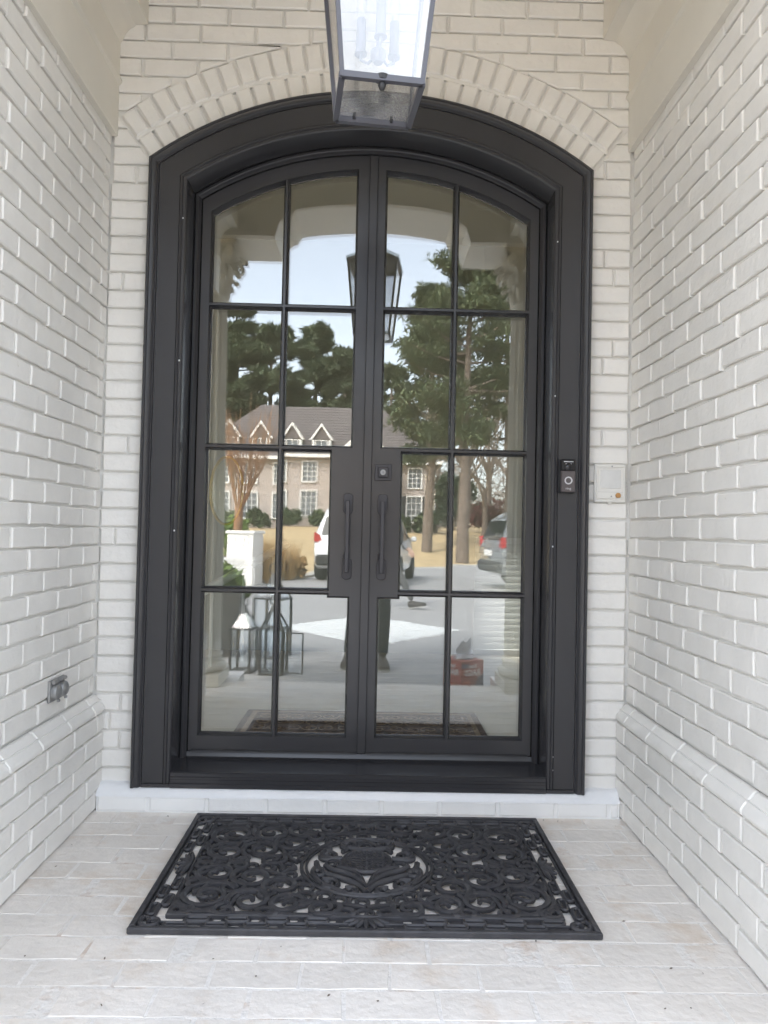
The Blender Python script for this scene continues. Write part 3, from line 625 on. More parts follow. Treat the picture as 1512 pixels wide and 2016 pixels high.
for (hw_, z0_, z1_) in ((.049, -.0345, -.033), (.030, .0555, .0565)): b = MB(); b.box((-hw_, -.0178, z0_), (hw_, -.0163, z1_)); b.build('groove_line', M['screen'], t)
b = MB(); b.lathe([(.0105, -.0163), (.0105, -.020), (.0085, -.022), (.0005, -.0225)], 22, (.030, 0, -.0465), axis='y'); b.build('call_button', M['brass'], t, smooth=40)
for (z_, y_) in ((-.0505, -.0175), (.0650, -.0222)): b = MB(); b.lathe([(.003, -.0163), (.003, y_), (.0005, y_ - .0002)], 10, (.004, 0, z_), axis='y'); b.build('indicator', M['zinc'], t)
b = MB(); b.box((-.008, -.014, -.080), (.008, -.004, -.0745)); b.build('catch', M['plastic'], t)
t = thing('outlet_cover', 'weathered grey metal outlet cover with two flip lids', 'outlet', (XL, -.365, .518), PI / 2)
b = MB(); b.box((-.060, -.010, -.036), (.060, -.0005, .036), ch=.003); b.build('cover_plate', M['zinc'], t)
for sx in (-1, 1):
    b = MB(); b.lathe([(.0255, -.0102), (.0255, -.020), (.0235, -.026), (.018, -.030), (.0005, -.032)], 22, (sx * .0285, 0, -.004), axis='y'); L_ = b.build('flip_lid', M['zinc'], t, smooth=35)
    b = MB(); b.tube([(sx * .0285 - .019, -.016, .030), (sx * .0285 + .019, -.016, .030)], .0065, 10); b.build('hinge', M['zinc'], L_, smooth=40); b = MB(); b.box((sx * .0285 - .006, -.030, -.036), (sx * .0285 + .006, -.022, -.028), ch=.001); b.build('lid_tab', M['zinc'], L_)
b = MB(); b.lathe([(.004, -.0102), (.0035, -.013), (.0005, -.0135)], 10, axis='y'); b.build('screw', M['zinc'], t)

# ------------------------------------------------------------------ doormat
MX, MY0, MY1, MHW = .0356, -.1025, -.8937, .6245
dm = thing('doormat', 'black rubber doormat of openwork scrolls with round medallion before the doors', 'doormat', (MX, (MY0 + MY1) / 2, .001))
HW, HD = MHW, (MY0 - MY1) / 2
b = MB()
def bar(b, x0, y0, x1, y1, h=.016, ch=.003): b.box((x0, y0, 0), (x1, y1, h), ch=ch)
def frame(b, hw, hd, w_, h):
    bar(b, -hw, hd - w_, hw, hd, h); bar(b, -hw, -hd, hw, -hd + w_, h); bar(b, -hw, -hd + w_ + .0002, -hw + w_, hd - w_ - .0002, h); bar(b, hw - w_, -hd + w_ + .0002, hw, hd - w_ - .0002, h)
frame(b, HW, HD, .016, .0175); b.build('rim', M['rubber'], dm)
b = MB(); frame(b, HW - .0195, HD - .0195, .005, .013); frame(b, HW - .079, HD - .079, .010, .015); b.build('inner_rim', M['rubber'], dm)
# border of stadium links on two rails
def link_mesh(L):
    b = MB(); w_ = .010; pts = [(L / 2 - w_ + w_ * math.sin(a), w_ * -math.cos(a), .009) for a in [PI * i / 6 for i in range(7)]] + [(-L / 2 + w_ - w_ * math.sin(a), w_ * math.cos(a), .009) for a in [PI * i / 6 for i in range(7)]]
    b.tube(pts + pts[:2], .0055, 6, cap=False, up=(0, 0, 1)); b.box((-L / 2 + .004, -.007, 0), (L / 2 - .004, .007, .007)); return b.mesh('border_link', M['rubber'], 60)
LM = link_mesh(.060)
def rail(p, q, n, ph, rot):
    for i in range(n):
        u = (i + .5 + ph) / n
        if u > .98: continue
        if abs(u - .5) < (.10 if rot == 0 else .13): continue
        put('border_link', LM, dm, (p[0] + (q[0] - p[0]) * u, p[1] + (q[1] - p[1]) * u, 0), (0, 0, rot))
for s in (-1, 1):
    for k2, off in enumerate((.036, .064)):
        rail((-HW + .09, s * (HD - off)), (HW - .09, s * (HD - off)), 10, .5 * k2 - .25, 0); rail((s * (HW - off), -HD + .09), (s * (HW - off), HD - .09), 6, .5 * k2 - .25, PI / 2)
b = MB(); frame(b, HW - .0475, HD - .0475, .005, .012); b.build('border_rail', M['rubber'], dm)
wb = MB(); wb.box((-.030, -.0125, 0), (.030, .0125, .006)); wbm = wb.mesh('border_web', M['rubber']); wb = MB(); wb.box((-.040, -.0125, 0), (.040, .0125, .006)); wbm2 = wb.mesh('border_web', M['rubber'])
for s in (-1, 1):                                   # webbing that closes most of the long borders
    for i in range(11):
        x = -HW + .11 + i * (2 * HW - .22) / 10
        put('border_web', wbm, dm, (x, s * (HD - .0335), 0))
        if i < 10: put('border_web', wbm2, dm, (x + .06, s * (HD - .066), 0))
scr = MB()
def clampt(p, mg=.088): return (max(-HW + mg, min(HW - mg, p[0])), max(-HD + mg, min(HD - mg, p[1])))
def stroke(b, pts, r0, r1=None, z=.008):
    pts = [clampt(p) for p in pts]; q = [(x, y, z) for x, y in pts]; r1 = r1 or r0; n = len(q)
    b.tube(q, [r0 + (r1 - r0) * i / (n - 1) for i in range(n)], 6, up=(0, 0, 1), flat=.95)
def spiral(cx, cy, R, turns, a0, dirn, tail=None, n=26):
    pts = []
    for i in range(n):
        u = i / (n - 1); a = a0 + dirn * u * turns * 2 * PI; r = R * (1 - u) ** .75 * .86 + R * .14 * (1 - u) + .006; pts.append((cx + r * math.cos(a), cy + r * math.sin(a)))
    return ([tail] + pts if tail else pts)
def curve(p0, p1, p2, p3, n=16):
    o = []
    for i in range(n + 1):
        t_ = i / n; o.append(tuple((1 - t_) ** 3 * a + 3 * (1 - t_) ** 2 * t_ * b_ + 3 * (1 - t_) * t_ * t_ * c + t_ ** 3 * d for a, b_, c, d in zip(p0, p1, p2, p3)))
    return o
quad = []
S_ = [  # cx, cy, R, turns, start, dir  (one quadrant: x>0, y>0)
    (.455, .210, .078, 1.7, 3.6, 1), (.330, .235, .060, 1.5, .3, -1), (.455, .075, .062, 1.6, 2.2, -1), (.345, .095, .060, 1.6, 5.2, 1), (.225, .255, .050, 1.4, 3.4, 1),
    (.250, .150, .052, 1.4, 1.0, -1), (.120, .275, .042, 1.4, 3.5, -1), (.505, .145, .034, 1.3, 1.6, 1), (.395, .155, .036, 1.3, 4.4, -1), (.300, .030, .036, 1.3, 2.6, 1), (.400, .020, .030, 1.2, .8, -1), (.515, .285, .030, 1.3, 3.9, -1), (.390, .288, .030, 1.2, 5.0, 1), (.275, .292, .026, 1.2, 3.0, -1), (.510, .020, .026, 1.2, 2.0, 1), (.180, .205, .034, 1.3, .2, 1), (.060, .295, .028, 1.2, .4, 1), (.295, .190, .028, 1.2, 5.6, -1)]
C_ = [((.30, .30), (.42, .31), (.54, .29), (.54, .20)), ((.26, .20), (.30, .15), (.36, .17), (.40, .21)), ((.24, .09), (.30, .02), (.38, .06), (.41, .12)), ((.20, .23), (.24, .20), (.28, .22), (.31, .29)), ((.10, .24), (.16, .22), (.20, .27), (.27, .30)),
      ((.53, .12), (.50, .05), (.44, .01), (.38, .03)), ((.22, .02), (.28, .06), (.26, .12), (.31, .14)), ((.42, .27), (.46, .31), (.50, .30), (.53, .26)), ((.0, .262), (.04, .245), (.08, .25), (.10, .24)), ((.38, .13), (.44, .15), (.50, .10), (.53, .06)), ((.54, .33), (.54, .25), (.50, .16), (.54, .10)), ((.14, .31), (.20, .30), (.24, .31), (.30, .31)), ((.35, .17), (.38, .20), (.37, .26), (.40, .30)), ((.42, .12), (.45, .14), (.46, .13), (.48, .18))]
for sx in (-1, 1):
    for sy in (-1, 1):
        f = lambda pts: [(sx * x, sy * y) for x, y in pts]
        for (cx, cy, R, tn, a0, d) in S_: stroke(scr, f(spiral(cx, cy, R, tn, a0, d)), .0108 if R > .04 else .0092, .0075, .0135 if R > .04 else .0115)
        for c in C_: stroke(scr, f(curve(*c)), .0085, .0075, .010)
        # corner rosettes
        stroke(scr, [(sx * (HW - .055 + .028 * math.cos(a)), sy * (HD - .055 + .028 * math.sin(a))) for a in [2 * PI * i / 14 for i in range(15)]] if False else f(spiral(.505, .255, .02, 1, 0, 1)), .008)
for sx in (-1, 1):
    for sy in (-1, 1):
        q = []; b = MB()
        for i in range(22):
            u = i / 21; a = -.6 + u * 7.2; r = .027 * (1 - u) + .006; q.append((sx * (HW - .050 + r * math.cos(a)), sy * (HD - .050 + r * math.sin(a)), .009))
        b.tube(q, .0075, 6, up=(0, 0, 1)); b.tube([(sx * (HW - .078), sy * (HD - .02), .007), (sx * (HW - .060), sy * (HD - .060), .007), (sx * (HW - .02), sy * (HD - .078), .007)], .0065, 6, up=(0, 0, 1)); b.build('corner_scroll', M['rubber'], dm, smooth=60)
for s in (-1, 1):                                    # palmettes in the middle of each border
    b = MB(); e = MB()
    for k2 in range(7):
        a = R_(20 + k2 * 140 / 6); b.tube([(0, s * (HD - .074), .008), (.035 * math.cos(a), s * (HD - .074 + .022 * math.sin(a)), .010), (.066 * math.cos(a), s * (HD - .074 + .046 * math.sin(a)), .008)], [.004, .010, .004], 6, up=(0, 0, 1))
        e.tube([(s * (HW - .074), 0, .008), (s * (HW - .074 + .022 * math.sin(a)), .045 * math.cos(a), .010), (s * (HW - .074 + .046 * math.sin(a)), .085 * math.cos(a), .008)], [.004, .010, .004], 6, up=(0, 0, 1))
    b.build('border_palmette', M['rubber'], dm, smooth=60); e.build('border_palmette', M['rubber'], dm, smooth=60)
b = MB(); EA, EB = .205, .200
for (ea, eb, r) in ((EA, EB, .0065), (EA - .015, EB - .015, .0045), (.075, .075, .008)):
    pts = [(ea * math.cos(2 * PI * i / 56), eb * math.sin(2 * PI * i / 56) + (.03 if ea < .1 else 0), .009) for i in range(58)]; b.tube([(p[0], p[1], .0095) for p in pts], r, 6, cap=False, up=(0, 0, 1))
for s in (-1, 1):
    f = lambda pts: [(s * x, y, .008) for x, y in pts]
    for (c, r) in ((((.0, -.17), (.05, -.05), (.15, -.10), (.16, .02)), .010), (((.0, -.15), (.04, -.02), (.10, -.06), (.13, .0)), .010), (((.01, -.12), (.03, -.01), (.07, -.03), (.09, -.005)), .009), (((.08, .05), (.14, .03), (.17, .08), (.12, .12)), .011), (((.0, .12), (.05, .11), (.11, .16), (.07, .17)), .010), (((.16, -.02), (.18, -.06), (.14, -.13), (.09, -.15)), .010), (((.05, -.185), (.09, -.14), (.12, -.16), (.14, -.12)), .008), (((.0, .185), (.03, .15), (.06, .14), (.08, .10)), .008)):
        b.tube(f(curve(*c)), r, 6, up=(0, 0, 1))
    for (cx, cy, R) in ((.130, .065, .030), (.065, .150, .028), (.115, -.125, .030), (.150, -.05, .022), (.05, -.165, .018)): b.tube([(s * x, y, .008) for x, y in spiral(cx, cy, R, 1.4, 1.0, 1, n=18)], .0085, 6, up=(0, 0, 1))
for i in range(7):                                   # basket weave heart of the medallion
    u = -.052 + i * .0173; h = math.sqrt(max(.07 ** 2 - u * u, 0)); b.tube([(-h, .03 + u, .009), (-h / 2, .03 + u, .013), (0, .03 + u, .009), (h / 2, .03 + u, .013), (h, .03 + u, .009)], .0055, 6, up=(0, 0, 1)); b.tube([(u, .03 - h, .012), (u, .03, .0085), (u, .03 + h, .012)], .005, 6, up=(0, 0, 1))
# fill the larger gaps with small curls, as the moulded rubber does
NX, NY = 250, 160; gx = np.linspace(-HW, HW, NX)[:, None]; gy = np.linspace(-HD, HD, NY)[None, :]; cov = np.zeros((NX, NY), bool)
V_ = np.array(scr.v)
for (x, y, z) in (scr.v + b.v)[::2]:
    i0, j0 = int((x + HW) / (2 * HW) * (NX - 1)), int((y + HD) / (2 * HD) * (NY - 1)); cov[max(0, i0 - 1):i0 + 2, max(0, j0 - 1):j0 + 2] = True
cov |= (np.abs(gx) > HW - .092) | (np.abs(gy) > HD - .092)
for _ in range(480):
    dd = cov.copy(); rad = 0
    while True:
        nx_ = dd.copy(); nx_[1:] |= dd[:-1]; nx_[:-1] |= dd[1:]; nx_[:, 1:] |= dd[:, :-1]; nx_[:, :-1] |= dd[:, 1:]
        if nx_.all(): break
        dd = nx_; rad += 1
    if rad < 2: break
    c_ = np.argwhere(~dd)[0]; x, y = float(gx[c_[0], 0]), float(gy[0, c_[1]]); R0 = (rad + 2) * 2 * HW / NX
    if R0 > .013: stroke(scr, spiral(x, y, R0 + .004, 1.2, random.uniform(0, 6), random.choice((-1, 1)), n=16), .0075, .006, .007)
    else: stroke(scr, [(x - .016, y - .004), (x, y + .003), (x + .016, y - .002)], .007)
    cov |= ((gx - x) ** 2 + (gy - y) ** 2) < (R0 + .006) ** 2
scr.build('scrollwork', M['rubber'], dm, smooth=60, kind='stuff')
b.build('medallion', M['rubber'], dm, smooth=60)

b = MB()
for _ in range(46):
    x = random.uniform(-.95, .95); y = random.choice((random.uniform(-.10, -.075), random.uniform(-1.7, -.1), random.uniform(-1.2, -.9))); a = random.uniform(0, 6.28); L_ = random.uniform(.002, .007); h_ = random.uniform(.001, .003)
    if abs(x - MX) < .63 and -.9 < y < -.1: continue
    c_, s_ = math.cos(a) * L_, math.sin(a) * L_; b.add([(x - c_, y - s_, .0012), (x + s_ * .4, y - c_ * .4, .0012), (x + c_, y + s_, .0012 + h_), (x - s_ * .4, y + c_ * .4, .0012 + h_)], [(0, 1, 2, 3)])
o = b.build('debris', M['bark'], kind='stuff'); o['label'] = 'tiny brown leaf bits scattered on the porch floor'
# ------------------------------------------------------------------ pendant lantern
t = thing('pendant_lantern', 'square glass pendant lantern with dark frame hanging from porch ceiling', 'lantern', (.016, -1.0, 2.158), R_(7))
hb, ht, H = .098, .136, .405
def lp(s1, s2, u, k=1): h = (hb + (ht - hb) * u) * k; return Vector((s1 * h, s2 * h, u * H))
b = MB()
for (s1, s2) in ((1, 1), (1, -1), (-1, -1), (-1, 1)): b.tube([lp(s1, s2, -.01), lp(s1, s2, 1.0)], .0078, 4)
cs = [(1, 1), (1, -1), (-1, -1), (-1, 1)]
for u, r in ((0, .0105), (1, .012)):
    for i in range(4): b.tube([lp(*cs[i], u), lp(*cs[(i + 1) % 4], u)], r, 4, up=(0, 0, 1))
b.build('frame', M['pframe'], t)
for i in range(4):
    b = MB(); a, c = cs[i], cs[(i + 1) % 4]; g = [lp(*a, .02, .985), lp(*c, .02, .985), lp(*c, .98, .985), lp(*a, .98, .985)]; b.add(g, [(0, 1, 2, 3)]); b.build('glass_panel', M['seeded'], t)
b = MB(); b.add([Vector((x * .09, y * .09, .004)) for x, y in cs], [(0, 1, 2, 3)]); b.build('bottom_glass', M['speckled'], t)
b = MB(); b.lathe([(.001, -.026), (.006, -.024), (.010, -.014), (.007, -.006), (.016, -.003), (.018, .008), (.004, .012)], 16, (0, -.092, 0)); b.build('finial', M['black'], t, smooth=50)
for x in (-.05, .05): b = MB(); b.tube([(x, .088, .0), (x, .088, .016)], .004, 6); b.build('glass_clip', M['black'], t)
b = MB(); vs = [Vector((x * (ht + .012), y * (ht + .012), H + .008)) for x, y in cs] + [Vector((x * .05, y * .05, H + .085)) for x, y in cs]; b.add(vs, [(0, 1, 2, 3), (4, 5, 6, 7)] + [(i, (i + 1) % 4, 4 + (i + 1) % 4, 4 + i) for i in range(4)]); b.box((-.045, -.045, H + .085), (.045, .045, H + .12)); b.build('cap', M['pframe'], t)
b = MB(); b.tube([(0, 0, H + .118), (0, 0, 1.285)], .008, 8); b.lathe([(.06, 1.264), (.06, 1.284), (.02, 1.29)], 20); b.build('rod', M['pframe'], t, smooth=40)
cl = MB(); cl.lathe([(.006, .135), (.006, H)], 8); cl.lathe([(.012, .10), (.020, .115), (.020, .13), (.006, .14)], 12)
for i in range(3):
    a = 2 * PI * i / 3 + .5; x, y = .050 * math.cos(a), .050 * math.sin(a); cl.tube([(0, 0, .125), (x * .6, y * .6, .105), (x, y, .12), (x, y, .135)], .004, 6)
cg = cl.build('candle_cluster', M['sleeve'], t, smooth=40)
for i in range(3):
    a = 2 * PI * i / 3 + .5; x, y = .050 * math.cos(a), .050 * math.sin(a)
    b = MB(); b.lathe([(.016, .133), (.016, .138), (.0125, .14), (.0125, .225), (.009, .228)], 14, (x, y, 0)); b.build('candle_sleeve', M['sleeve'], cg, smooth=40)
    b = MB(); b.lathe([(.007, .228), (.014, .25), (.0155, .265), (.011, .29), (.003, .315), (.0005, .318)], 14, (x, y, 0)); b.build('bulb', M['bulb'], cg, smooth=50)

# ------------------------------------------------------------------ interior behind the glass
b = MB(); b.box((-2.6, .26, -.02), (2.6, 3.1, .09)); hf = b.build('hall_floor', M['wood'], kind='structure')
yy = .262; pk_ = MB(); pk_.box((-2.59, 0, .0905), (2.59, .126, .10), ch=.002); pkm = pk_.mesh('plank', M['wood'])
while yy < 2.96: o = put('plank', pkm, hf, (0, yy, random.uniform(-.0008, .0))); yy += .1285
t = thing('hall_rug', 'brown patterned rug lying just inside the glazed doors', 'rug', (0, .74, .1005))
b = MB(); b.box((-.60, -.345, 0), (.60, .345, .010), ch=.003); b.build('pile', M['rug'], t)
b = MB()
for s_ in (-1, 1): b.box((-.57, s_ * .305 - .012, .0102), (.57, s_ * .305 + .012, .0115)); b.box((s_ * .555 - .012, -.2925, .0102), (s_ * .555 + .012, .2925, .0115))
b.build('woven_border', M['rugborder'], t)
rp = MB()
for ix in range(-6, 7):
    for iy in range(-2, 3):
        rp.tube([(x_ * 1.0 + ix * .082 + .01 * (iy % 2), y_ + iy * .108, .0105) for x_, y_ in spiral(0, 0, .038, 1.3, ix + iy, 1 if (ix + iy) % 2 else -1, n=14)], .0042, 4, up=(0, 0, 1), flat=.4)
rp.build('woven_scrolls', M['rugborder'], t, kind='stuff')
b = MB()
for sx in (-1, 1):
    xa, xb = (2.6, 2.75) if sx > 0 else (-2.75, -2.6)
    b.box((xa, .225, -.1), (xb, 3.25, .6)); b.box((xa, .225, 2.1), (xb, 3.25, 3.4)); b.box((xa, .225, .601), (xb, .7, 2.099)); b.box((xa, 1.55, .601), (xb, 3.25, 2.099))  # side openings out of view, added so sky light brightens the hall
b.box((-2.599, .225, -.1), (XL - .022, .36, 3.4)); b.box((XR + .022, .225, -.1), (2.599, .36, 3.4))
b.box((-2.599, 3.1, -.1), (.90, 3.25, 3.4)); b.box((2.15, 3.1, -.1), (2.599, 3.25, 3.4)); b.box((.901, 3.1, .93), (2.149, 3.25, 3.4)); b.box((.901, 3.1, -.1), (2.149, 3.25, .12)); b.build('hall_walls', M['plaster'], kind='structure')
b = MB(); b.box((-2.75, .225, 3.401), (2.75, 3.25, 3.5)); b.build('hall_ceiling', M['plaster'], kind='structure')
sheet('rear_bounce_sheet', [(-12, 3.3), (12, 3.3), (12, 16), (-12, 16)], -.14, M['concrete'])  # unseen concrete sheet, added so light behind the blind comes off grey ground
t = thing('window_blind', 'white slatted blind on the bright window inside the hall', 'blind', (1.525, 3.065, .10))
b = MB(); b.box((-.66, -.03, .885), (.66, .03, .93)); b.build('head_rail', M['blind'], t); b = MB(); b.box((-.66, -.018, .0005), (.66, .018, .040)); b.build('bottom_rail', M['blind'], t)
sl = MB(); sl.box((-.66, -.027, -.0015), (.66, .026, .0015), mtx=Matrix.Rotation(R_(69), 4, 'X')); slm = sl.mesh('slat', M['blind'])
for i in range(19): put('slat', slm, t, (0, 0, .02 + i * .048))
t = thing('wall_mirror', 'oval mirror in a thin gold frame on the hall wall', 'mirror', (-1.13, 3.08, 1.36))
b = MB(); b.tube([(.13 * math.cos(2 * PI * i / 32), -.02, .27 * math.sin(2 * PI * i / 32)) for i in range(34)], .010, 8, cap=False); b.build('gold_frame', M['gold'], t, smooth=60)
b = MB(); b.add([(.13 * math.cos(2 * PI * i / 32), -.006, .27 * math.sin(2 * PI * i / 32)) for i in range(32)], [tuple(range(32))]); b.build('mirror_glass', M['mirror'], t)
t = thing('stair_rail', 'white stair rail slanting up inside the hall', 'rail')
b = MB(); b.tube([(-1.6, 1.6, .30), (-.62, 2.9, .95)], .03, 8); b.build('handrail', M['white'], t, smooth=40)
bl = MB(); bl.tube([(0, 0, 0), (0, 0, .5)], .012, 6); blm = bl.mesh('baluster', M['white'], 60)
for i in range(6):
    u = i / 5.5; o = put('baluster', blm, t, (-1.6 + .98 * u, 1.6 + 1.3 * u, .101)); o.scale = (1, 1, (.19 + .62 * u) / .5)

# ------------------------------------------------------------------ things on the landing (seen in the glass)
def floor_lantern(x, y, w_, h, hh, label, open_door=False, rz=0):
    t = thing('floor_lantern', label, 'lantern', (x, y, -.15), rz, 'glass floor lanterns by the column')
    b = MB(); hw = w_ / 2; cs = [(1, 1), (1, -1), (-1, -1), (-1, 1)]; r = .010
    b.box((-hw - .012, -hw - .012, .0), (hw + .012, hw + .012, .018), ch=.003)
    for c in cs: b.box((c[0] * hw - r, c[1] * hw - r, .0185), (c[0] * hw + r, c[1] * hw + r, h))
    b.box((-hw - .014, -hw - .014, h), (hw + .014, hw + .014, h + .014), ch=.003)
    h2 = h + .014 + w_ * .75; k = .30
    for c in cs: b.tube([(c[0] * hw, c[1] * hw, h + .012), (c[0] * hw * k, c[1] * hw * k, h2)], .008, 5)
    b.build('frame', M['black'], t)
    b = MB(); vs = [(x_ * hw * k * 1.25, y_ * hw * k * 1.25, h2 - .006) for x_, y_ in cs] + [(x_ * .012, y_ * .012, h2 + w_ * .34) for x_, y_ in cs]; b.add(vs, [(0, 1, 2, 3), (4, 5, 6, 7)] + [(i, (i + 1) % 4, 4 + (i + 1) % 4, 4 + i) for i in range(4)]); b.build('cap', M['black'], t)
    z = h2 + w_ * .34; b = MB(); b.tube([(hh * .5 * math.cos(a), 0, z - .012 + hh * .5 + hh * .5 * math.sin(a)) for a in [2 * PI * i / 20 for i in range(21)]], .006, 6, cap=False); b.build('ring_handle', M['black'], t, smooth=60)
    for i in range(4):
        if open_door and i == 0: continue
        a, c = cs[i], cs[(i + 1) % 4]; b = MB(); b.add([(a[0] * hw, a[1] * hw, .02), (c[0] * hw, c[1] * hw, .02), (c[0] * hw, c[1] * hw, h), (a[0] * hw, a[1] * hw, h)], [(0, 1, 2, 3)]); b.build('glass_panel', M['lglass'], t)
        b = MB(); b.add([(a[0] * hw * .98, a[1] * hw * .98, h + .016), (c[0] * hw * .98, c[1] * hw * .98, h + .016), (c[0] * hw * k, c[1] * hw * k, h2 - .01), (a[0] * hw * k, a[1] * hw * k, h2 - .01)], [(0, 1, 2, 3)]); b.build('roof_glass', M['lglass'], t)
    if open_door:
        d = MB(); 
        for (p, q) in (((0, .03), (w_ * .95, .03)), ((0, h - .012), (w_ * .95, h - .012)), ((0, .03), (0, h - .012)), ((w_ * .95, .03), (w_ * .95, h - .012))): d.tube([(p[0], 0, p[1]), (q[0], 0, q[1])], .0065, 4)
        o = d.build('lantern_door', M['black'], t, loc=(hw + .012, hw, 0), rot=(0, 0, .25)); g = MB(); g.add([(0, 0, .03), (w_ * .95, 0, .03), (w_ * .95, 0, h - .012), (0, 0, h - .012)], [(0, 1, 2, 3)]); g.build('door_glass', M['lglass'], o)
        g = MB(); g.tube([(w_ * .9, -.002, h * .5), (w_ * .9, -.03, h * .5)], .006, 6); g.build('latch', M['black'], o)
floor_lantern(-.745, -2.95, .175, .365, .07, 'glass floor lantern with its door open, nearest the doors', True, .1)
floor_lantern(-1.0, -3.02, .17, .35, .07, 'closed glass floor lantern between column and taller lantern', False, .2)
floor_lantern(-.86, -3.72, .24, .53, .10, 'tallest glass floor lantern standing behind two smaller ones', False, .35)
t = thing('planter', 'tall tapered charcoal planter standing behind the fluted column', 'planter', (-1.33, -3.75, -.15))
b = MB(); b.add([(sx * r, sy * r, z) for (r, z) in ((.13, 0), (.215, .66), (.195, .66), (.185, .60)) for sx, sy in ((1, 1), (1, -1), (-1, -1), (-1, 1))], [(0, 1, 2, 3)] + [(k2 * 4 + i, k2 * 4 + (i + 1) % 4, k2 * 4 + 4 + (i + 1) % 4, k2 * 4 + 4 + i) for k2 in range(3) for i in range(4)]); b.build('pot', M['planter'], t)
b = MB(); b.box((-.184, -.184, .57), (.184, .184, .60)); b.build('soil', M['soil'], t)
def leafcloud(centres, rad, n, size, asp=2.2, squash=1.0):
    """n leaf faces scattered round each centre (numpy); returns verts, faces"""
    C = np.repeat(np.array(centres, float).reshape(-1, 3), n, 0); R = np.repeat(np.broadcast_to(np.asarray(rad, float), (len(centres),)), n)
    k = len(C); d = NR.normal(size=(k, 3)); d /= np.linalg.norm(d, axis=1)[:, None]; rr = NR.random(k) ** .5
    P = C + d * (R * rr)[:, None] * np.array([1, 1, squash]); a = NR.normal(size=(k, 3)); a /= np.linalg.norm(a, axis=1)[:, None]; q = NR.normal(size=(k, 3)); q = np.cross(a, q); q /= np.linalg.norm(q, axis=1)[:, None]
    s = size * (.6 + .8 * NR.random(k))[:, None]; a = a * s * asp / 2; q = q * s / 2
    V = np.stack([P - a, P + q, P + a, P - q], 1).reshape(-1, 3); return V, k
def leafmesh(name, V, k, m, parent, **kw):
    me = bpy.data.meshes.new(name); me.vertices.add(4 * k); me.vertices.foreach_set('co', V.astype(np.float32).ravel()); me.loops.add(4 * k); me.loops.foreach_set('vertex_index', np.arange(4 * k, dtype=np.int32)); me.polygons.add(k); me.polygons.foreach_set('loop_start', np.arange(0, 4 * k, 4, dtype=np.int32)); me.update(calc_edges=True); me.materials.append(m); return put(name, me, parent, **kw)
t = thing('potted_plant', 'leafy green plant growing in the charcoal planter', 'plant', (-1.33, -3.75, .451))
b = MB(); b.tube([(0, 0, -.0), (.01, 0, .2)], .012, 6); b.build('stem', M['bare'], t)
V, k = leafcloud([(0, 0, .13), (.12, .05, .08), (.17, .0, .02), (-.1, .08, .1), (.08, -.1, .12), (.02, .1, .2)], .10, 70, .045); leafmesh('leaves', V, k, M['leaf'], t)
# box of rags
t = thing('rag_box', 'red cardboard box of rags with a tissue sticking out of its top', 'box', (.715, -2.205, -.15), R_(-32))
bw, bh = .105, .290
b = MB(); b.box((-bw, -bw, 0), (bw, bw, bh), ch=.002); b.build('carton', M['boxred'], t)
b = MB(); b.prism([(-.02, .01), (.103, .01), (.103, .20), (.05, .17), (.01, .09)], bw + .0006, bw + .0012); b.prism([(-bw + .004, .27), (-.03, .27), (-.03, .24), (-bw + .004, .24)], bw + .0006, bw + .0012); b.build('printed_picture', M['boxdark'], t)
b = MB(); b.prism([(-bw + .01, .03), (-.03, .015), (.0, .10), (-.03, .16), (-bw + .012, .14)], bw + .0006, bw + .0012); b.build('printed_flash', M['boxorange'], t)
for (txt, sz, px, pz, face) in (('RAGS', .062, .0, .205, 'x'), ('Scott', .036, .005, .25, 'x'), ('RAGS', .058, .0, .205, 'y'), ('Scott', .034, .0, .25, 'y')):
    me = text_mesh(txt, sz, M['ink'], bold=.0012)
    if face == 'y': put('lettering', me, t, (px, bw + .0018, pz), (PI / 2, 0, PI))
    else: put('lettering', me, t, (bw + .0018, px, pz), (PI / 2, 0, PI / 2))
    if face == 'x': put('lettering', me, t, (-bw - .0018, px, pz), (PI / 2, 0, -PI / 2))
b = MB(); b.lathe([(.07, bh + .0006), (.07, bh + .003), (.0005, bh + .003)], 18); b.build('box_opening', M['boxdark'], t)
b = MB(); vs = []
for j in range(8):
    for i in range(14):
        a = 2 * PI * i / 14; u = j / 7; r = (.06 * (1 - u) + .012 + .02 * u) * (1 + .35 * math.sin(3 * a + j)); vs.append((r * math.cos(a) + .025 * u, r * math.sin(a) * .6, bh + .002 + .125 * u + .02 * math.sin(2 * a + 1) * u))
b.add(vs, [(j * 14 + i, j * 14 + (i + 1) % 14, (j + 1) * 14 + (i + 1) % 14, (j + 1) * 14 + i) for j in range(7) for i in range(14)]); b.build('tissue', M['tissue'], t, smooth=60)

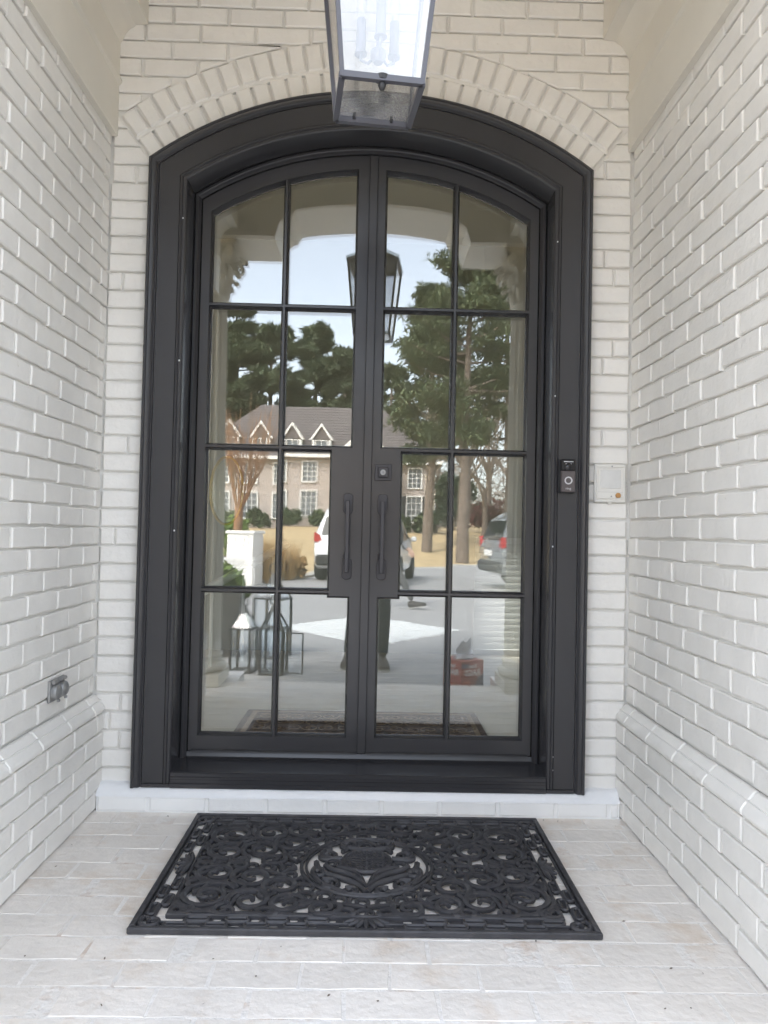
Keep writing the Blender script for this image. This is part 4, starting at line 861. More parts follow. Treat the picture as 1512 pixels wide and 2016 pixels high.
# ------------------------------------------------------------------ people
def skin_mesh(name, joints, edges, mats, pick, sub=3):
    me = bpy.data.meshes.new(name); me.from_pydata([j[0] for j in joints], edges, []); o = bpy.data.objects.new(name, me); COL.objects.link(o)
    md = o.modifiers.new('s', 'SKIN'); md.use_smooth_shade = True
    for i, j in enumerate(joints):
        v = me.skin_vertices[0].data[i]; v.radius = (j[1], j[2] if len(j) > 2 else j[1]); v.use_root = (i == 0)
    ss = o.modifiers.new('u', 'SUBSURF'); ss.levels = sub; ss.render_levels = sub
    bpy.context.view_layer.update(); m2 = bpy.data.meshes.new_from_object(o.evaluated_get(bpy.context.evaluated_depsgraph_get())); bpy.data.objects.remove(o)
    m2.materials.clear()
    for m in mats: m2.materials.append(m)
    for p in m2.polygons: p.material_index = pick(p.center); p.use_smooth = True
    m2.name = name; return m2
def person(label, loc, rz, J, mats, pick, feet, head, hands, shoe_mat, grip=None):
    t = thing('person', label, 'person', loc, rz)
    names = list(J); idx = {n: i for i, n in enumerate(names)}
    E = [('pelvis', 'waist'), ('waist', 'chest'), ('chest', 'neck'), ('neck', 'skull'), ('skull', 'crown')]
    for s in 'lr': E += [('pelvis', s + 'hip'), (s + 'hip', s + 'knee'), (s + 'knee', s + 'calf'), (s + 'calf', s + 'ankle'), ('chest', s + 'shoulder'), (s + 'shoulder', s + 'elbow'), (s + 'elbow', s + 'wrist'), (s + 'wrist', s + 'palm')]
    put('body', skin_mesh('body', [J[n] for n in names], [(idx[a], idx[b_]) for a, b_ in E], mats, pick), t)
    hx = Vector(head)
    def headpt(th, ph, k_=0):
        z = math.cos(th); sx_, sy_ = math.sin(th) * math.cos(ph), math.sin(th) * math.sin(ph)
        jaw = 1 - .30 * max(0, -z) ** 1.5; fr_ = max(0, sy_)
        x = .074 * sx_ * jaw; y = .094 * sy_ * (1 - .12 * max(0, -z)) + (.012 * max(0, -z) if sy_ > 0 else 0); zz = .118 * z
        d = lambda cx, cz, w1, w2: math.exp(-((x - cx) / w1) ** 2 - ((zz - cz) / w2) ** 2) * (1 if sy_ > .2 else 0)
        y += .022 * d(0, -.020, .012, .018) + .010 * d(0, .004, .008, .02) - .009 * (d(-.031, .008, .016, .011) + d(.031, .008, .016, .011)) + .005 * d(0, .026, .05, .008) + .006 * d(0, -.052, .022, .006) + .006 * d(0, -.088, .02, .014)
        n_ = Vector((sx_, sy_, z)); return Vector((hx.x + x, hx.y + y, hx.z + zz)) + n_ * k_
    b = MB(); NT, NP = 44, 64; vs = [headpt(PI * (i + .02) / (NT + .04), 2 * PI * j_ / NP) for i in range(NT + 1) for j_ in range(NP)]
    b.add(vs, [(i * NP + j_, (i + 1) * NP + j_, (i + 1) * NP + (j_ + 1) % NP, i * NP + (j_ + 1) % NP) for i in range(NT) for j_ in range(NP)]); hd_ = b.build('head', M['skin'], t, smooth=180)
    b = MB(); vs = []
    for i in range(13):
        for j_ in range(40):
            ph = 2 * PI * j_ / 40; front = max(0, math.sin(ph)); lim = 1.95 - 1.12 * front ** .6 if abs(math.cos(ph)) < .94 else 1.5
            vs.append(headpt(.01 + lim * i / 12, ph, .010 * (1 - .6 * (i / 12) ** 6) + random.uniform(-.0012, .0012)))
    b.add(vs, [(i * 40 + j_, (i + 1) * 40 + j_, (i + 1) * 40 + (j_ + 1) % 40, i * 40 + (j_ + 1) % 40) for i in range(12) for j_ in range(40)]); b.build('hair', M['hair'], t, smooth=180)
    for s in (-1, 1):
        b = MB(); b.lathe([(.0105 * math.sin(PI * q / 8) + .0001, -.0105 * math.cos(PI * q / 8)) for q in range(9)], 14, (hx.x + s * .031, hx.y + .072, hx.z + .008), axis='y'); e_ = b.build('eye', M['ink'], hd_, smooth=180); b = MB(); b.lathe([(.0046, 0), (.0044, .0008), (.0001, .001)], 12, (hx.x + s * .031, hx.y + .0820, hx.z + .008), axis='y'); b.build('iris', M['hair'], hd_)
        b = MB(); b.tube([(hx.x + s * .015, hx.y + .0915, hx.z + .027), (hx.x + s * .032, hx.y + .088, hx.z + .031), (hx.x + s * .048, hx.y + .074, hx.z + .025)], [.003, .0035, .002], 6); b.build('eyebrow', M['hair'], hd_, smooth=60)
        b = MB(); b.lathe([(.001, -.008), (.016, -.007), (.022, -.001), (.024, .004), (.018, .007), (.001, .004)], 16, (hx.x + s * .074, hx.y - .006, hx.z - .004), axis='x'); b.build('ear', M['skin'], hd_, smooth=60)
    b = MB(); b.tube([(hx.x - .022, hx.y + .089, hx.z - .053), (hx.x - .008, hx.y + .0995, hx.z - .0515), (hx.x + .008, hx.y + .0995, hx.z - .0515), (hx.x + .022, hx.y + .089, hx.z - .053)], [.002, .004, .004, .002], 6); b.build('mouth', M['lip'], hd_, smooth=60)
    nz = J['neck'][0][2] - .035; b = MB(); b.tube([(.090 * math.cos(a), J['neck'][0][1] - .006 + .074 * math.sin(a), nz - .006 * math.sin(a)) for a in [2 * PI * i / 20 for i in range(22)]], .017, 8, cap=False); b.build('collar', mats[2], t, smooth=60)
    for s in 'lr':
        w3, e3 = Vector(J[s + 'wrist'][0]), Vector(J[s + 'elbow'][0]); d3 = (w3 - e3).normalized(); b = MB(); b.tube([w3 - d3 * .075, w3 - d3 * .025, w3 - d3 * .01], [.043, .040, .041], 14); b.build('cuff', mats[2], t, smooth=60)
    for (fx, fy_, fz, fr, tilt) in feet:
        mtx = Matrix.Translation((fx, fy_, fz)) @ Matrix.Rotation(fr, 4, 'Z') @ Matrix.Rotation(tilt, 4, 'X'); b = MB(); vs = []
        secs = [(-.085, .030, .03, .075), (-.06, .040, .0, .095), (.0, .043, .0, .10), (.06, .047, .0, .075), (.12, .050, .0, .058), (.16, .044, .0, .048), (.19, .022, .006, .034)]
        for (y, w2, z0, z1) in secs:
            for (ux, uz_) in ((-1, .0), (-1.02, .45), (-.75, .85), (0, 1), (.75, .85), (1.02, .45), (1, .0)): vs.append(mtx @ Vector((ux * w2, y, z0 + .016 + (z1 - z0 - .0) * uz_)))
        n = 7; b.add(vs, [(i * n + j, i * n + j + 1, (i + 1) * n + j + 1, (i + 1) * n + j) for i in range(6) for j in range(6)] + [tuple(range(n)), tuple(range(6 * n, 7 * n))]); sh = b.build('shoe', shoe_mat, t, smooth=60)
        b = MB(); b.prism([(-.04, -.085), (-.045, 0), (-.052, .12), (-.03, .19), (.03, .19), (.052, .12), (.045, 0), (.04, -.085)], 0, .0158, ax='xy'); b.v = [tuple(mtx @ Vector(v)) for v in b.v]; b.build('sole', M['sole'], sh)
    for (palm, dirv, side, curl) in hands:
        P = Vector(palm); d = Vector(dirv).normalized(); sd_ = Vector(side).normalized(); cu = Vector(curl).normalized(); jj = []; ee = []
        jj.append((P - d * .02, .030, .018)); jj.append((P + d * .045, .036, .014)); ee.append((0, 1))
        hm = MB(); hm.tube([P - d * .04, P, P + d * .05], [.026, .034, .032], 8, flat=.5, up=cu)
        for i, (o_, L_) in enumerate(((-.030, .065), (-.010, .076), (.010, .072), (.030, .056))):
            a = P + d * .045 + sd_ * o_; p1 = a + d * L_ * .45 + cu * .006; p2 = p1 + d * L_ * .3 + cu * L_ * .28; p3 = p2 + d * L_ * .08 + cu * L_ * .30; hm.tube([a, p1, p2, p3], [.0095, .009, .008, .0065], 7)
        a = P - sd_ * .026 + d * .0; hm.tube([a, a - sd_ * .024 + d * .025 + cu * .012, a - sd_ * .024 + d * .055 + cu * .024], [.012, .0105, .008], 7)
        hm.build('hand', M['skin'], t, smooth=60)
    return t
def pose(hip=.92, hx=.085, sway=0, lk=(-.10, .02, .50), rk=(.10, .02, .50), la=(-.12, 0, .09), ra=(.12, 0, .09), le=(-.235, .02, 1.13), re=(.235, .02, 1.13), lw=(-.10, .25, 1.10), rw=(.10, .25, 1.10), lpm=(-.062, .31, 1.125), rpm=(.058, .31, 1.125), lean=0):
    mid = lambda a, b_, u: tuple(p + (q - p) * u for p, q in zip(a, b_))
    J = {'pelvis': ((0, 0, hip), .135, .105), 'waist': ((0, .0, hip + .17), .130, .095), 'chest': ((0, lean * .5, hip + .40), .155, .105), 'neck': ((0, lean, hip + .57), .050), 'skull': ((0, lean + .01, hip + .64), .050), 'crown': ((0, lean + .01, hip + .70), .045)}
    for s, sg, k_, a_, e_, w_, p_ in (('l', -1, lk, la, le, lw, lpm), ('r', 1, rk, ra, re, rw, rpm)):
        J[s + 'hip'] = ((sg * hx, 0, hip - .07), .098); J[s + 'knee'] = (k_, .058); J[s + 'calf'] = (mid(k_, a_, .35), .057); J[s + 'ankle'] = (a_, .046)
        J[s + 'shoulder'] = ((sg * .175, lean * .8, hip + .50), .060); J[s + 'elbow'] = (e_, .045); J[s + 'wrist'] = (w_, .030); J[s + 'palm'] = (p_, .026, .02)
    return J
pk = lambda hip: (lambda c: 1 if c.z < hip + .03 and abs(c.x) < .25 else (0 if (c.z > hip + .53 and abs(c.x) < .10) or (c.y > .225 and c.z > 1.0) else 2))
person('person in black trousers standing before the doors holding up a phone', (.03, -3.34, -.15), 0,
       pose(lk=(-.130, .02, .50), rk=(.125, .02, .50), la=(-.175, .01, .09), ra=(.115, .01, .09)), [M['skin'], M['jeans'], M['shirt']], pk(.92),
       [(-.175, .03, 0, .12, 0), (.115, .03, 0, -.1, 0)], (0, .015, 1.60), [((-.055, .33, 1.135), (.3, .55, .75), (0, -.75, .6), (1, .1, 0)), ((.050, .33, 1.135), (-.3, .55, .75), (0, -.75, .6), (-1, .1, 0))], M['shoe'])
t = thing('phone', 'black phone held up by the person before the doors', 'phone', (.0231, -2.885, 1.0))
b = MB(); b.box((-.038, -.009, -.08), (.038, -.001, .08), ch=.003); b.build('phone_case', M['gloss'], t); b = MB(); b.box((-.034, -.0105, -.074), (.034, -.0092, .074)); b.build('phone_screen', M['screen'], t)
person('person in grey trousers striding across the drive behind the other person', (.27, -8.1, -.15), -PI / 2 + .1,
       pose(lk=(-.09, .22, .53), rk=(.09, -.02, .48), la=(-.09, .40, .13), ra=(.09, -.26, .14), le=(-.24, -.10, 1.14), re=(.24, .10, 1.14), lw=(-.23, .02, .92), rw=(.22, .27, .98), lpm=(-.23, .06, .87), rpm=(.21, .33, .95)), [M['skin'], M['slate'], M['shirt2']],
       lambda c: 1 if c.z < .95 and abs(c.x) < .18 else (0 if (c.z > 1.45 and abs(c.x) < .1) or (c.z < 1.0 and abs(c.x) > .19) else 2),
       [(-.09, .43, .02, 0, .18), (.09, -.24, .05, 0, -.35)], (0, .015, 1.60), [((-.23, .06, .87), (0, .3, -1), (0, 1, .3), (1, 0, 0)), ((.21, .33, .95), (0, .6, -1), (0, 1, .6), (-1, 0, 0))], M['shoe'])

# ------------------------------------------------------------------ cars
def car(label, loc, rz, paint):
    t = thing('car', label, 'car', loc, rz, 'cars parked on the drive')
    # stations along y (front +): y, z_sill, z_belt, z_roof, half width at belt, half width at roof
    ST = [(-2.28, .48, .86, .90, .70, .62), (-2.22, .36, .98, 1.06, .84, .66), (-2.05, .30, 1.03, 1.50, .89, .66), (-1.75, .29, 1.03, 1.66, .92, .68), (-1.0, .27, 1.02, 1.72, .94, .70), (0, .26, 1.01, 1.72, .94, .70), (.55, .26, 1.0, 1.64, .94, .68), (.95, .27, 1.0, 1.36, .93, .70), (1.28, .28, .99, 1.06, .92, .78), (1.85, .30, .92, .95, .88, .76), (2.18, .36, .80, .84, .80, .66), (2.32, .46, .64, .68, .66, .54)]
    b = MB(); vs = []
    for (y, zs, zb, zr, w_, wr) in ST:
        half = [(w_ * .88, zs), (w_ * .97, zs + .08), (w_, zs + (zb - zs) * .5), (w_ * .985, zb), (wr + (w_ - wr) * .45, zb + (zr - zb) * .5), (wr, zr - .05 * min(1, (zr - zb) * 3)), (wr * .82, zr)]
        vs += [(x, y, z) for x, z in half] + [(-x, y, z) for x, z in half[::-1]]
    n = 14; b.add(vs, [(i * n + j, i * n + (j + 1) % n, (i + 1) * n + (j + 1) % n, (i + 1) * n + j) for i in range(len(ST) - 1) for j in range(n)] + [tuple(range(n)), tuple(range((len(ST) - 1) * n, len(ST) * n))])
    b.build('body', paint, t, smooth=40)
    for s in (-1, 1):
        def sp(i, u): y, zs, zb, zr, w_, wr = i; x = w_ + (wr - w_) * u; return (s * (x * .995 + .012), y, zb + .03 + (zr - zb - .10) * u)
        def inter(y):
            for a, c in zip(ST, ST[1:]):
                if a[0] <= y <= c[0]: q = (y - a[0]) / (c[0] - a[0]); return tuple(p + (r - p) * q for p, r in zip(a, c))
        for (y0, y1, y0t, y1t) in ((-1.85, -1.15, -1.7, -1.15), (-1.08, -.12, -1.08, -.12), (-.05, .95, -.05, .52)):
            w_ = MB(); w_.add([sp(inter(y0), 0), sp(inter(y1), 0), sp(inter((y1 + y1t) / 2), .55), sp(inter(y1t), .95), sp(inter(y0t), .95), sp(inter((y0 + y0t) / 2), .55)], [(0, 1, 2, 5), (5, 2, 3, 4)]); w_.build('side_window', M['carglass'], t)
    w_ = MB(); w_.add([(-.68, -2.232, 1.05), (.68, -2.232, 1.05), (.60, -2.075, 1.46), (-.60, -2.075, 1.46)], [(0, 1, 2, 3)]); w_.build('rear_window', M['carglass'], t)
    w_ = MB(); w_.add([(-.76, 1.27, 1.085), (.76, 1.27, 1.085), (.66, .60, 1.635), (-.66, .60, 1.635)], [(0, 1, 2, 3)]); w_.build('windscreen', M['carglass'], t)
    for s in (-1, 1):
        b = MB(); b.prism([(s * .62, .86), (s * .85, .90), (s * .84, 1.12), (s * .72, 1.06)], -2.262, -2.16, ch=.01); b.build('tail_light', M['taillight'], t)
        b = MB(); b.prism([(s * .48, .70), (s * .74, .72), (s * .76, .84), (s * .52, .80)], 2.30, 2.15, ch=.01); b.build('headlight', M['lamp'], t)
        b = MB(); b.box((min(s * .93, s * 1.08), .85, 1.02), (max(s * .93, s * 1.08), .98, 1.14), ch=.03); b.build('wing_mirror', paint, t)
    b = MB(); b.box((-.80, -2.33, .38), (.80, -2.2, .62), ch=.05); b.box((-.72, 2.22, .34), (.72, 2.36, .52), ch=.05); b.build('bumper', M['tyre'], t)
    b = MB(); b.box((-.26, -2.31, .72), (.26, -2.285, .84), ch=.005); b.build('number_plate', M['white'], t)
    b = MB(); b.box((-.50, 2.27, .56), (.50, 2.34, .68), ch=.01); b.build('grille', M['black'], t)
    b = MB()
    for s in (-1, 1): b.tube([(s * .62, -1.6, 1.71), (s * .62, -1.4, 1.765), (s * .62, .2, 1.765), (s * .62, .4, 1.70)], .018, 6)
    b.build('roof_rail', M['black'], t, smooth=50)
    for y in (-1.42, 1.42):
        for s in (-1, 1):
            b = MB(); b.lathe([(.22, -.11), (.33, -.11), (.355, -.08), (.355, .08), (.33, .11), (.22, .11)], 28, (s * .84, y, .355), axis='x'); wq = b.build('wheel', M['tyre'], t, smooth=40)
            b = MB(); b.lathe([(.22, .0), (.215, .07), (.15, .085), (.05, .09), (.001, .09)] if s > 0 else [(.22, .0), (.215, -.07), (.15, -.085), (.05, -.09), (.001, -.09)], 20, (s * .85, y, .355), axis='x'); b.build('rim', M['silver'], wq, smooth=30)
car('white estate car seen from its rear on the drive, behind both people', (-.02, -15.5, -.15), R_(189), M['carwhite'])
car('dark grey car parked side-on behind the column near the red box', (4.85, -13.2, -.15), R_(-97), M['carsilver'])

# ------------------------------------------------------------------ white brick pier, grasses, shrubs
t = thing('brick_pier', 'white painted brick garden pier in front of the bare myrtle', 'pier', (-2.68, -12.95, -.17), .2)
b = MB(); b.box((-.284, -.284, 0), (.284, .284, 1.12)); b.build('mortar', M['mortar'], t)
for k in range(15):
    z = .04 + k * .0735
    for fc in range(4):
        a = fc * PI / 2; ph = 0 if (k + fc) % 2 else .1
        for (xc, sx) in (((-.2, .9), (.0, .93), (.2, .9)) if (k + fc) % 2 else ((-.25, .45), (-.1, .93), (.1, .93), (.25, .45))):
            v = Matrix.Rotation(a, 4, 'Z') @ Vector((xc, -.298, z)); o = put('brick', random.choice(VAR), t, v, (0, 0, a)); o.scale = (sx, 1, 1.08)
b = MB(); b.box((-.33, -.33, 1.12), (.33, .33, 1.19), ch=.012); b.build('cap', M['brick'], t)
t = thing('garden_wall', 'low curved white brick wall running beside the garden pier', 'wall', (0, 0, -.17))
pts = [(-2.42 - .12 * i - .004 * i * i, -12.75 + .010 * i * i) for i in range(16)]; hts = [.62] * 16; mw = MB(); nb = 0
for i in range(15):
    a, c = Vector(pts[i]), Vector(pts[i + 1]); d = (c - a); ang = math.atan2(d.y, d.x) + PI; mid = (a + c) / 2
    m4 = Matrix.Translation((mid.x, mid.y, 0)) @ Matrix.Rotation(ang, 4, 'Z'); mw.box((-d.length / 2, -.1, 0), (d.length / 2, .1, .62), mtx=m4)
for k in range(8):
    for i in range(0, 14, 2):
        a, c = Vector(pts[i + k % 2]), Vector(pts[min(i + 2 + k % 2, 15)]); d = c - a; ang = math.atan2(d.y, d.x); mid = (a + c) / 2; nv = Vector((-d.y, d.x)).normalized()
        if nv.y < 0: nv = -nv
        o = put('brick', random.choice(VAR), t, (mid.x + nv.x * .108, mid.y + nv.y * .108, .04 + k * .0745), (0, 0, ang if ang < PI / 2 and ang > -PI / 2 else ang)); 
        fr = Vector((math.sin(o.rotation_euler.z), -math.cos(o.rotation_euler.z)))
        if fr.dot(nv) < 0: o.rotation_euler.z += PI
        o.scale = (d.length / .215, 1, 1.08)
mw.build('mortar', M['mortar'], t)
def blades(n, r, h, spread, w_, seed):
    b = MB(); rnd = random.Random(seed)
    for _ in range(n):
        a = rnd.uniform(0, 2 * PI); rr = r * rnd.random() ** .5; x, y = rr * math.cos(a), rr * math.sin(a); hh = h * rnd.uniform(.6, 1.05); dx, dy = (x / r * spread + rnd.gauss(0, .06)), (y / r * spread + rnd.gauss(0, .06)); q = rnd.uniform(0, PI); wx, wy = w_ * math.cos(q), w_ * math.sin(q)
        b.add([(x - wx, y - wy, 0), (x + wx, y + wy, 0), (x + dx * .4 + wx * .8, y + dy * .4 + wy * .8, hh * .6), (x + dx * .4 - wx * .8, y + dy * .4 - wy * .8, hh * .6), (x + dx, y + dy, hh)], [(0, 1, 2, 3), (3, 2, 4)])
    return b
for i, (x, y, h, lab) in enumerate(((-2.12, -13.5, 1.05, 'tall golden clump of dry ornamental grass touching the white pier'), (-1.86, -13.9, .95, 'golden clump of dry grass between the pier and the white car'), (-2.35, -14.2, 1.1, 'golden dry grass clump at the foot of the myrtle'))):
    o = thing('ornamental_grass', lab, 'grass clump', (x, y, -.165), group='dry grass clumps by the pier'); blades(420, .20, h, .22, .006, i).build('blades', M['straw'], o)
def shrub(x, y, r, h, m, label, cat='shrub', group=None, n=90, size=.12, name='shrub'):
    z = gz(x, y); t = thing(name, label, cat, (x, y, z), group=group)
    b = MB(); b.tube([(0, 0, -.05), (0, 0, h * .5)], [.06, .02], 6); b.build('stem', M['bark'], t)
    cs = [(random.uniform(-r, r) * .6, random.uniform(-r, r) * .6, h * random.uniform(.25, .78)) for _ in range(14)]; V, k = leafcloud(cs, r * .5, n, size); V[:, 2] = np.maximum(V[:, 2], .02); leafmesh('foliage', V, k, m, t)
shrub(-1.62, -14.1, .22, .62, M['straw'], 'small dry shrub beside the golden grass', n=50, size=.05)

# ------------------------------------------------------------------ trees
def branchy(b, p, d, L, r, depth, rnd, mi=0, spread=.55, up=.15, kids=3, n=5, tips=None):
    p = Vector(p); d = Vector(d).normalized(); q1 = p + d * L * .5 + Vector((rnd.gauss(0, .04), rnd.gauss(0, .04), 0)) * L; q2 = q1 + (d + Vector((rnd.gauss(0, .15), rnd.gauss(0, .15), up))).normalized() * L * .5
    b.tube([p, q1, q2], [r, r * .8, r * .6], n, cap=False)
    if depth == 0:
        if tips is not None: tips.append(q2)
        return
    for i in range(kids):
        dd = (d + Vector((rnd.gauss(0, spread), rnd.gauss(0, spread), rnd.gauss(up, spread * .4)))).normalized(); src = q1 if i == 0 and kids > 2 else q2
        branchy(b, src, dd, L * rnd.uniform(.55, .8), r * .58, depth - 1, rnd, mi, spread, up, kids, max(3, n - 1), tips)
def bare_tree(x, y, h, label, seed, m=None, group='bare trees beyond the lawn', depth=4):
    t = thing('bare_tree', label, 'tree', (x, y, gz(x, y) - .05), group=group); rnd = random.Random(seed); b = MB(); r = h * .017
    b.tube([(0, 0, 0), (.02 * h, 0, h * .2), (.01 * h, .01 * h, h * .42)], [r * 1.2, r, r * .8], 7); b.build('trunk', m or M['bark'], t, smooth=60)
    c = MB()
    for i in range(4): branchy(c, (.01 * h, .01 * h, h * (.30 + .04 * i)), (rnd.gauss(0, .5), rnd.gauss(0, .5), 1), h * .24, r * .55, depth, rnd, spread=.45, up=.25)
    c.build('crown', m or M['bare'], t)
def pine(x, y, h, cr, base, label, seed, m, group, leaves=9, size=.22, tiers=13, lean=0):
    t = thing('pine_tree', label, 'tree', (x, y, gz(x, y) - .05), group=group); rnd = random.Random(seed); r = h * .014 + .05
    tr = [(lean * h * u * u + .012 * h * math.sin(3 * u + seed), .01 * h * math.sin(2.3 * u + seed), h * u) for u in [i / 8 for i in range(9)]]
    b = MB(); b.tube(tr, [r * (1.15 - .95 * i / 8) for i in range(9)], 8); b.build('trunk', M['bark'], t, smooth=60)
    limb = MB(); cents = []; rad = []
    for k2 in range(tiers):
        u = base + (1 - base) * (k2 + rnd.random()) / tiers; z = h * u; c0 = Vector(tr[min(8, int(u * 8))]); c0.z = z
        prof = math.sin(min(1, (1 - (u - base) / (1 - base)) * 1.15 + .12) * PI / 2) * (.55 + .45 * min(1, (u - base) / (1 - base) * 3.5))
        for q in range(rnd.randint(3, 5)):
            a = rnd.uniform(0, 2 * PI); L = cr * prof * rnd.uniform(.55, 1.1); e = c0 + Vector((L * math.cos(a), L * math.sin(a), L * rnd.uniform(-.05, .38))); md_ = (c0 + e) / 2 + Vector((0, 0, -.05 * L))
            limb.tube([c0, md_, e], [r * .28, r * .18, r * .06], 4, cap=False)
            for f in range(5):
                v = .42 + .58 * (f + rnd.random() * .6) / 5; p = c0.lerp(e, v) + Vector((rnd.gauss(0, .12), rnd.gauss(0, .12), rnd.gauss(.06, .1))) * max(L, .8) * .75; cents.append(p); rad.append(.16 * cr * rnd.uniform(.6, 1.25) + .12)
    limb.build('limbs', M['bark'], t)
    V, k = leafcloud(cents, rad, int(leaves * 1.5), size * .72, 4.6, .62); leafmesh('crown', V, k, m, t)
gB = 'evergreens behind the far house'
pine(-12.0, -62, 19.0, 4.2, .25, 'tall dark evergreen beyond the left end of the far house', 1, M['pine2'], gB, 75, .21)
pine(-8.6, -60, 17.2, 4.4, .22, 'dense dark evergreen rising behind the bare myrtle', 2, M['pine2'], gB, 75, .21)
pine(-5.0, -63, 18.0, 4.2, .25, 'tallest rounded evergreen behind the far house roof', 3, M['pine2'], gB, 70, .21)
pine(-2.4, -60, 15.6, 3.2, .25, 'thin evergreen showing sky through it over the roof ridge', 4, M['pine2'], gB, 42, .19)
pine(1.4, -58, 13.6, 3.4, .2, 'olive evergreen behind the hipped end of the roof', 5, M['pine'], gB, 42, .18)
pine(-16, -58, 17, 4.0, .2, 'evergreen furthest past the myrtle, behind the column', 6, M['pine2'], gB, 45, .24)
pine(3.65, -25, 12.6, 2.7, .36, 'big open pine on the lawn with a bare lower trunk', 11, M['pine'], 'pines on the lawn', 40, .085, 20)
pine(2.6, -31, 12.2, 2.4, .34, 'slimmer pine just behind the big open pine', 12, M['pine'], 'pines on the lawn', 34, .10, 16)
pine(6.6, -33, 13.5, 2.9, .38, 'pine with reddish trunk behind the column by the red box', 13, M['pine'], 'pines on the lawn', 34, .10, 15)
for i, (x, y, h, lab) in enumerate(((5.2, -38, 9.5, 'bare grey tree right of the far house, nearest the pines'), (7.0, -42, 10.5, 'bare tree between the pines and the russet shrubs'), (8.8, -40, 11, 'tallest bare tree past the pines'), (6.2, -48, 11.5, 'bare tree deep in the wood behind the pines'), (9.8, -50, 12, 'bare tree at the far edge of the wood'), (4.6, -52, 10, 'bare tree close behind the hipped house corner'), (5.0, -30, 7.0, 'pale forked bare tree on the lawn by the pines'))): bare_tree(x, y, h, lab, 30 + i)
# far wood reads as one mass
V, k = leafcloud([(random.uniform(-60, 70), random.uniform(-85, -75), random.uniform(1, 9)) for _ in range(190)], 3.0, 230, .10, 11); o = leafmesh('far_wood', V, k, M['bare'], None, kind='stuff'); o['label'] = 'brown winter wood on the horizon behind the house'
t = thing('crepe_myrtle', 'bare orange-brown crepe myrtle fanning out behind the white pier', 'tree', (-3.0, -13.85, -.17)); rnd = random.Random(5)
b = MB(); b.tube([(0, 0, 0), (-.02, 0, .9), (.0, 0, 1.75)], [.13, .115, .10], 9); b.build('trunk', M['myrtle'], t, smooth=60)
c = MB()
for i in range(11):
    a = 2 * PI * i / 11; d = Vector((math.cos(a) * .38 + .12, math.sin(a) * .38, 1)); p = Vector((math.cos(a) * .05, math.sin(a) * .05, 1.65)); branchy(c, p, d, .75, .024, 1, rnd, spread=.16, up=.5, kids=3)
    for q in range(9):
        e = p + d.normalized() * rnd.uniform(.5, 1.2); g = e + Vector((rnd.gauss(d.x * .5, .16), rnd.gauss(d.y * .5, .16), rnd.uniform(.9, 1.55))); c.tube([e, e.lerp(g, .5) + Vector((rnd.gauss(0, .04), rnd.gauss(0, .04), 0)), g], [.010, .008, .004], 4, cap=False)
c.build('crown', M['myrtle'], t)

# ------------------------------------------------------------------ far house
H0 = 1.05; t = thing('far_house', 'large brick house with grey hipped roof and gabled dormers across the lawn', 'house', (0, -46, H0))
b = MB(); b.box((-11.5, -9, -.4), (4.0, 0, 4.9)); b.build('wall', M['hbrick'], t)
b = MB(); ov = .45; vs = [(-11.5 - ov, ov, 4.85), (4 + ov, ov, 4.85), (4 + ov, -9 - ov, 4.85), (-11.5 - ov, -9 - ov, 4.85), (-8.0, -4.4, 8.75), (.9, -4.4, 8.75)]; b.add(vs, [(0, 1, 5, 4), (1, 2, 5), (2, 3, 4, 5), (3, 0, 4), (0, 3, 2, 1)]); rf = b.build('roof', M['shingle'], t)
b = MB()
for i in range(1, 18):                               # shingle courses as low steps
    u = i / 18; z = 4.85 + 3.9 * u; y = ov + (-4.4 - ov) * u; xa = -11.5 - ov + (3.5 + ov) * u; xb = 4 + ov + (-3.1 - ov) * u; b.box((xa, y - .02, z + .005), (xb, y + .02, z + .035))
b.build('shingle_courses', M['shingle'], rf)
b = MB(); b.box((-11.5 - ov, ov - .02, 4.62), (4 + ov, ov + .06, 4.84)); b.box((4 + ov - .06, -9, 4.62), (4 + ov + .02, ov - .021, 4.84)); b.build('eaves_board', M['white'], t)
def hwin(x, z, w_, h, y=0, shut=True, parent=None, name='window'):
    b = MB(); hw = w_ / 2
    for (x0, z0, x1, z1) in ((x - hw - .09, z - .09, x - hw, z + h + .09), (x + hw, z - .09, x + hw + .09, z + h + .09), (x - hw, z + h, x + hw, z + h + .09), (x - hw, z - .09, x + hw, z)): b.box((x0, y + .005, z0), (x1, y + .10, z1))
    o = b.build(name, M['white'], parent or t)
    b = MB(); b.box((x - hw, y + .005, z), (x + hw, y + .03, z + h)); b.build('pane', M['wglass'], o if parent is None else parent)
    b = MB()
    for i in range(1, 3): b.box((x - hw + w_ * i / 3 - .02, y + .032, z), (x - hw + w_ * i / 3 + .02, y + .06, z + h))
    for i in range(1, 4): b.box((x - hw, y + .034, z + h * i / 4 - .02), (x + hw, y + .058, z + h * i / 4 + .02))
    b.build('glazing_bars', M['white'], o if parent is None else parent)
    if shut:
        for s in (-1, 1): b = MB(); b.box((x + s * (hw + .32) - .2, y + .004, z - .05), (x + s * (hw + .32) + .2, y + .06, z + h + .05)); b.build('shutter', M['shutter'], o if parent is None else parent)
for x in (-9.9, -8.0, -6.0, -4.05, 2.75): hwin(x, .75, .95, 1.65, shut=x > 2)
for x in (-9.9, -8.0, -6.0, -4.05, 2.75): hwin(x, 3.05, .85, 1.3, shut=False)
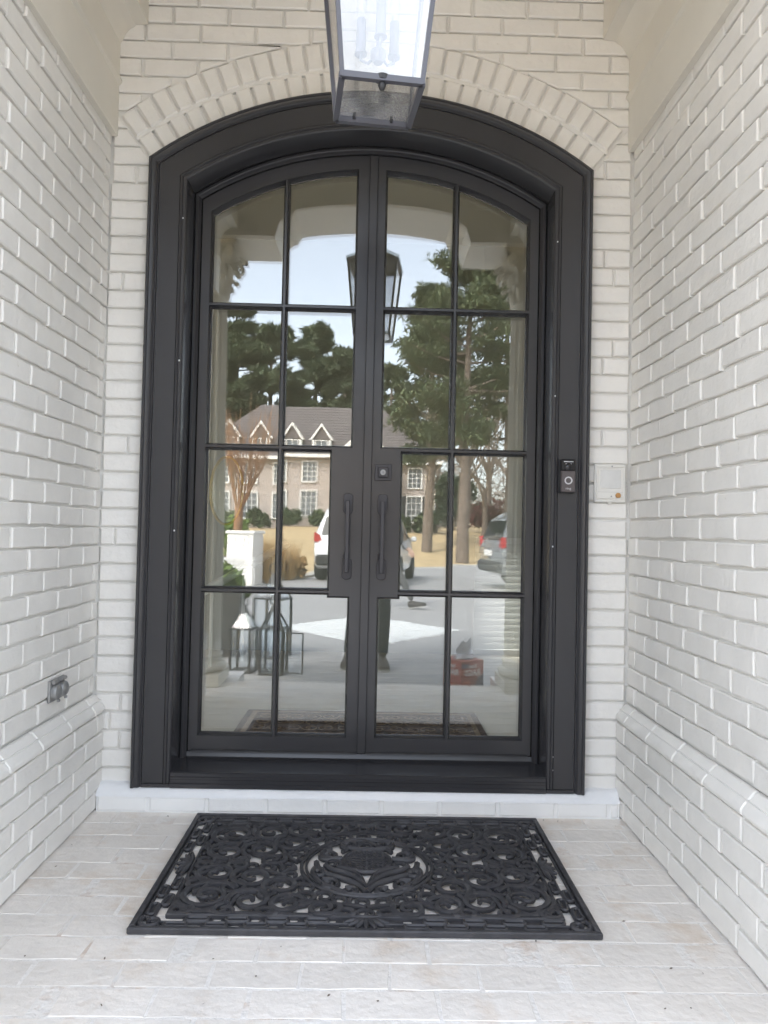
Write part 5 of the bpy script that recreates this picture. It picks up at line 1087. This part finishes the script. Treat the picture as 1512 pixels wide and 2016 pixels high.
for x in (-9.4, -7.35, -5.3, -3.4):
    d = MB(); d.box((x - .55, -2.2, 4.95), (x + .55, -.1, 6.0)); dr = d.build('dormer', M['siding'], t)
    d = MB(); d.add([(x - .72, .02, 5.98), (x + .72, .02, 5.98), (x, .02, 6.95), (x - .72, -3.2, 5.98), (x + .72, -3.2, 5.98), (x, -3.2, 6.95)], [(0, 1, 2), (5, 4, 3), (0, 2, 5, 3), (1, 4, 5, 2), (0, 3, 4, 1)]); d.build('dormer_roof', M['shingle'], dr)
    d = MB()
    for s in (-1, 1): d.prism([(x + s * .80, 5.92), (x, 7.06), (x, 6.86), (x + s * .62, 5.92)], .03, .14)
    d.box((x - .62, .025, 4.9), (x - .46, .12, 5.919)); d.box((x + .46, .025, 4.9), (x + .62, .12, 5.919)); d.build('dormer_trim', M['white'], dr)
    d = MB(); d.box((x - .4, -.09, 5.05), (x + .4, .0, 5.9)); d.build('dormer_window', M['wglass'], dr)
    d = MB()
    for i in (-1, 0, 1): d.box((x + i * .38 - .025, .002, 5.05), (x + i * .38 + .025, .05, 5.9))
    for z in (5.05, 5.48, 5.9): d.box((x - .4, .004, z - .025), (x + .4, .048, z + .025))
    d.build('dormer_bars', M['white'], dr)
d = MB(); d.box((-2.2, .001, -.3), (1.2, 1.5, 4.7)); by = d.build('entrance_bay', M['quoin'], t)
d = MB(); d.add([(-2.55, 1.75, 4.65), (1.55, 1.75, 4.65), (-.5, 1.75, 6.5), (-2.55, -3.5, 4.65), (1.55, -3.5, 4.65), (-.5, -3.5, 6.5)], [(0, 1, 2), (5, 4, 3), (0, 2, 5, 3), (1, 4, 5, 2), (0, 3, 4, 1)]); d.build('bay_roof', M['shingle'], by)
d = MB()
for s in (-1, 1): d.prism([(-.5 + s * 2.2, 4.55), (-.5, 6.68), (-.5, 6.38), (-.5 + s * 1.8, 4.55)], 1.76, 1.9)
d.box((-2.2, 1.505, 4.2), (1.2, 1.6, 4.5)); d.build('bay_trim', M['white'], by)
d = MB(); d.box((-1.0, 1.505, -.2), (0, 1.56, 2.1)); d.build('front_door', M['shutter'], t)
hwin(-.5, 2.75, 1.0, 1.1, 1.5, False)
b = MB()
for i in range(12):
    z = -.2 + i * .42; b.box((3.55 - (.12 if i % 2 else 0), .003, z), (4.06, .06, z + .38))
b.build('quoins', M['quoin'], t)
# planting round the house
for i, (x, r, h) in enumerate(((-10.6, .8, 1.3), (-9.0, .7, 1.0), (-7.1, .8, 1.2), (-5.1, .8, 1.1), (-3.2, .7, 1.0), (1.8, .7, 1.0), (3.4, .8, 1.3))):
    shrub(x, -44.6, r, h, M['hedge'], ['rounded shrub under the first window past the myrtle', 'low shrub between two house windows', 'rounded shrub below the second dormer', 'shrub beneath the third dormer', 'low shrub left of the entrance bay', 'low shrub right of the entrance bay', 'taller shrub at the quoined house corner'][i], group='shrubs along the far house', n=60, size=.16)
shrub(5.3, -44, 1.5, 4.2, M['broad'], 'dark glossy evergreen bush past the quoined house corner', n=180, size=.2); shrub(6.9, -41, 1.3, 2.0, M['red'], 'russet red shrub under the bare trees', n=120, size=.13); shrub(8.6, -38.5, 1.2, 1.8, M['red'], 'second russet shrub, nearer the dark grey car', n=120, size=.13)
shrub(-5.6, -26, .9, 1.6, M['leaf'], 'bright green shrub on the lawn behind the myrtle trunk', n=120, size=.11)
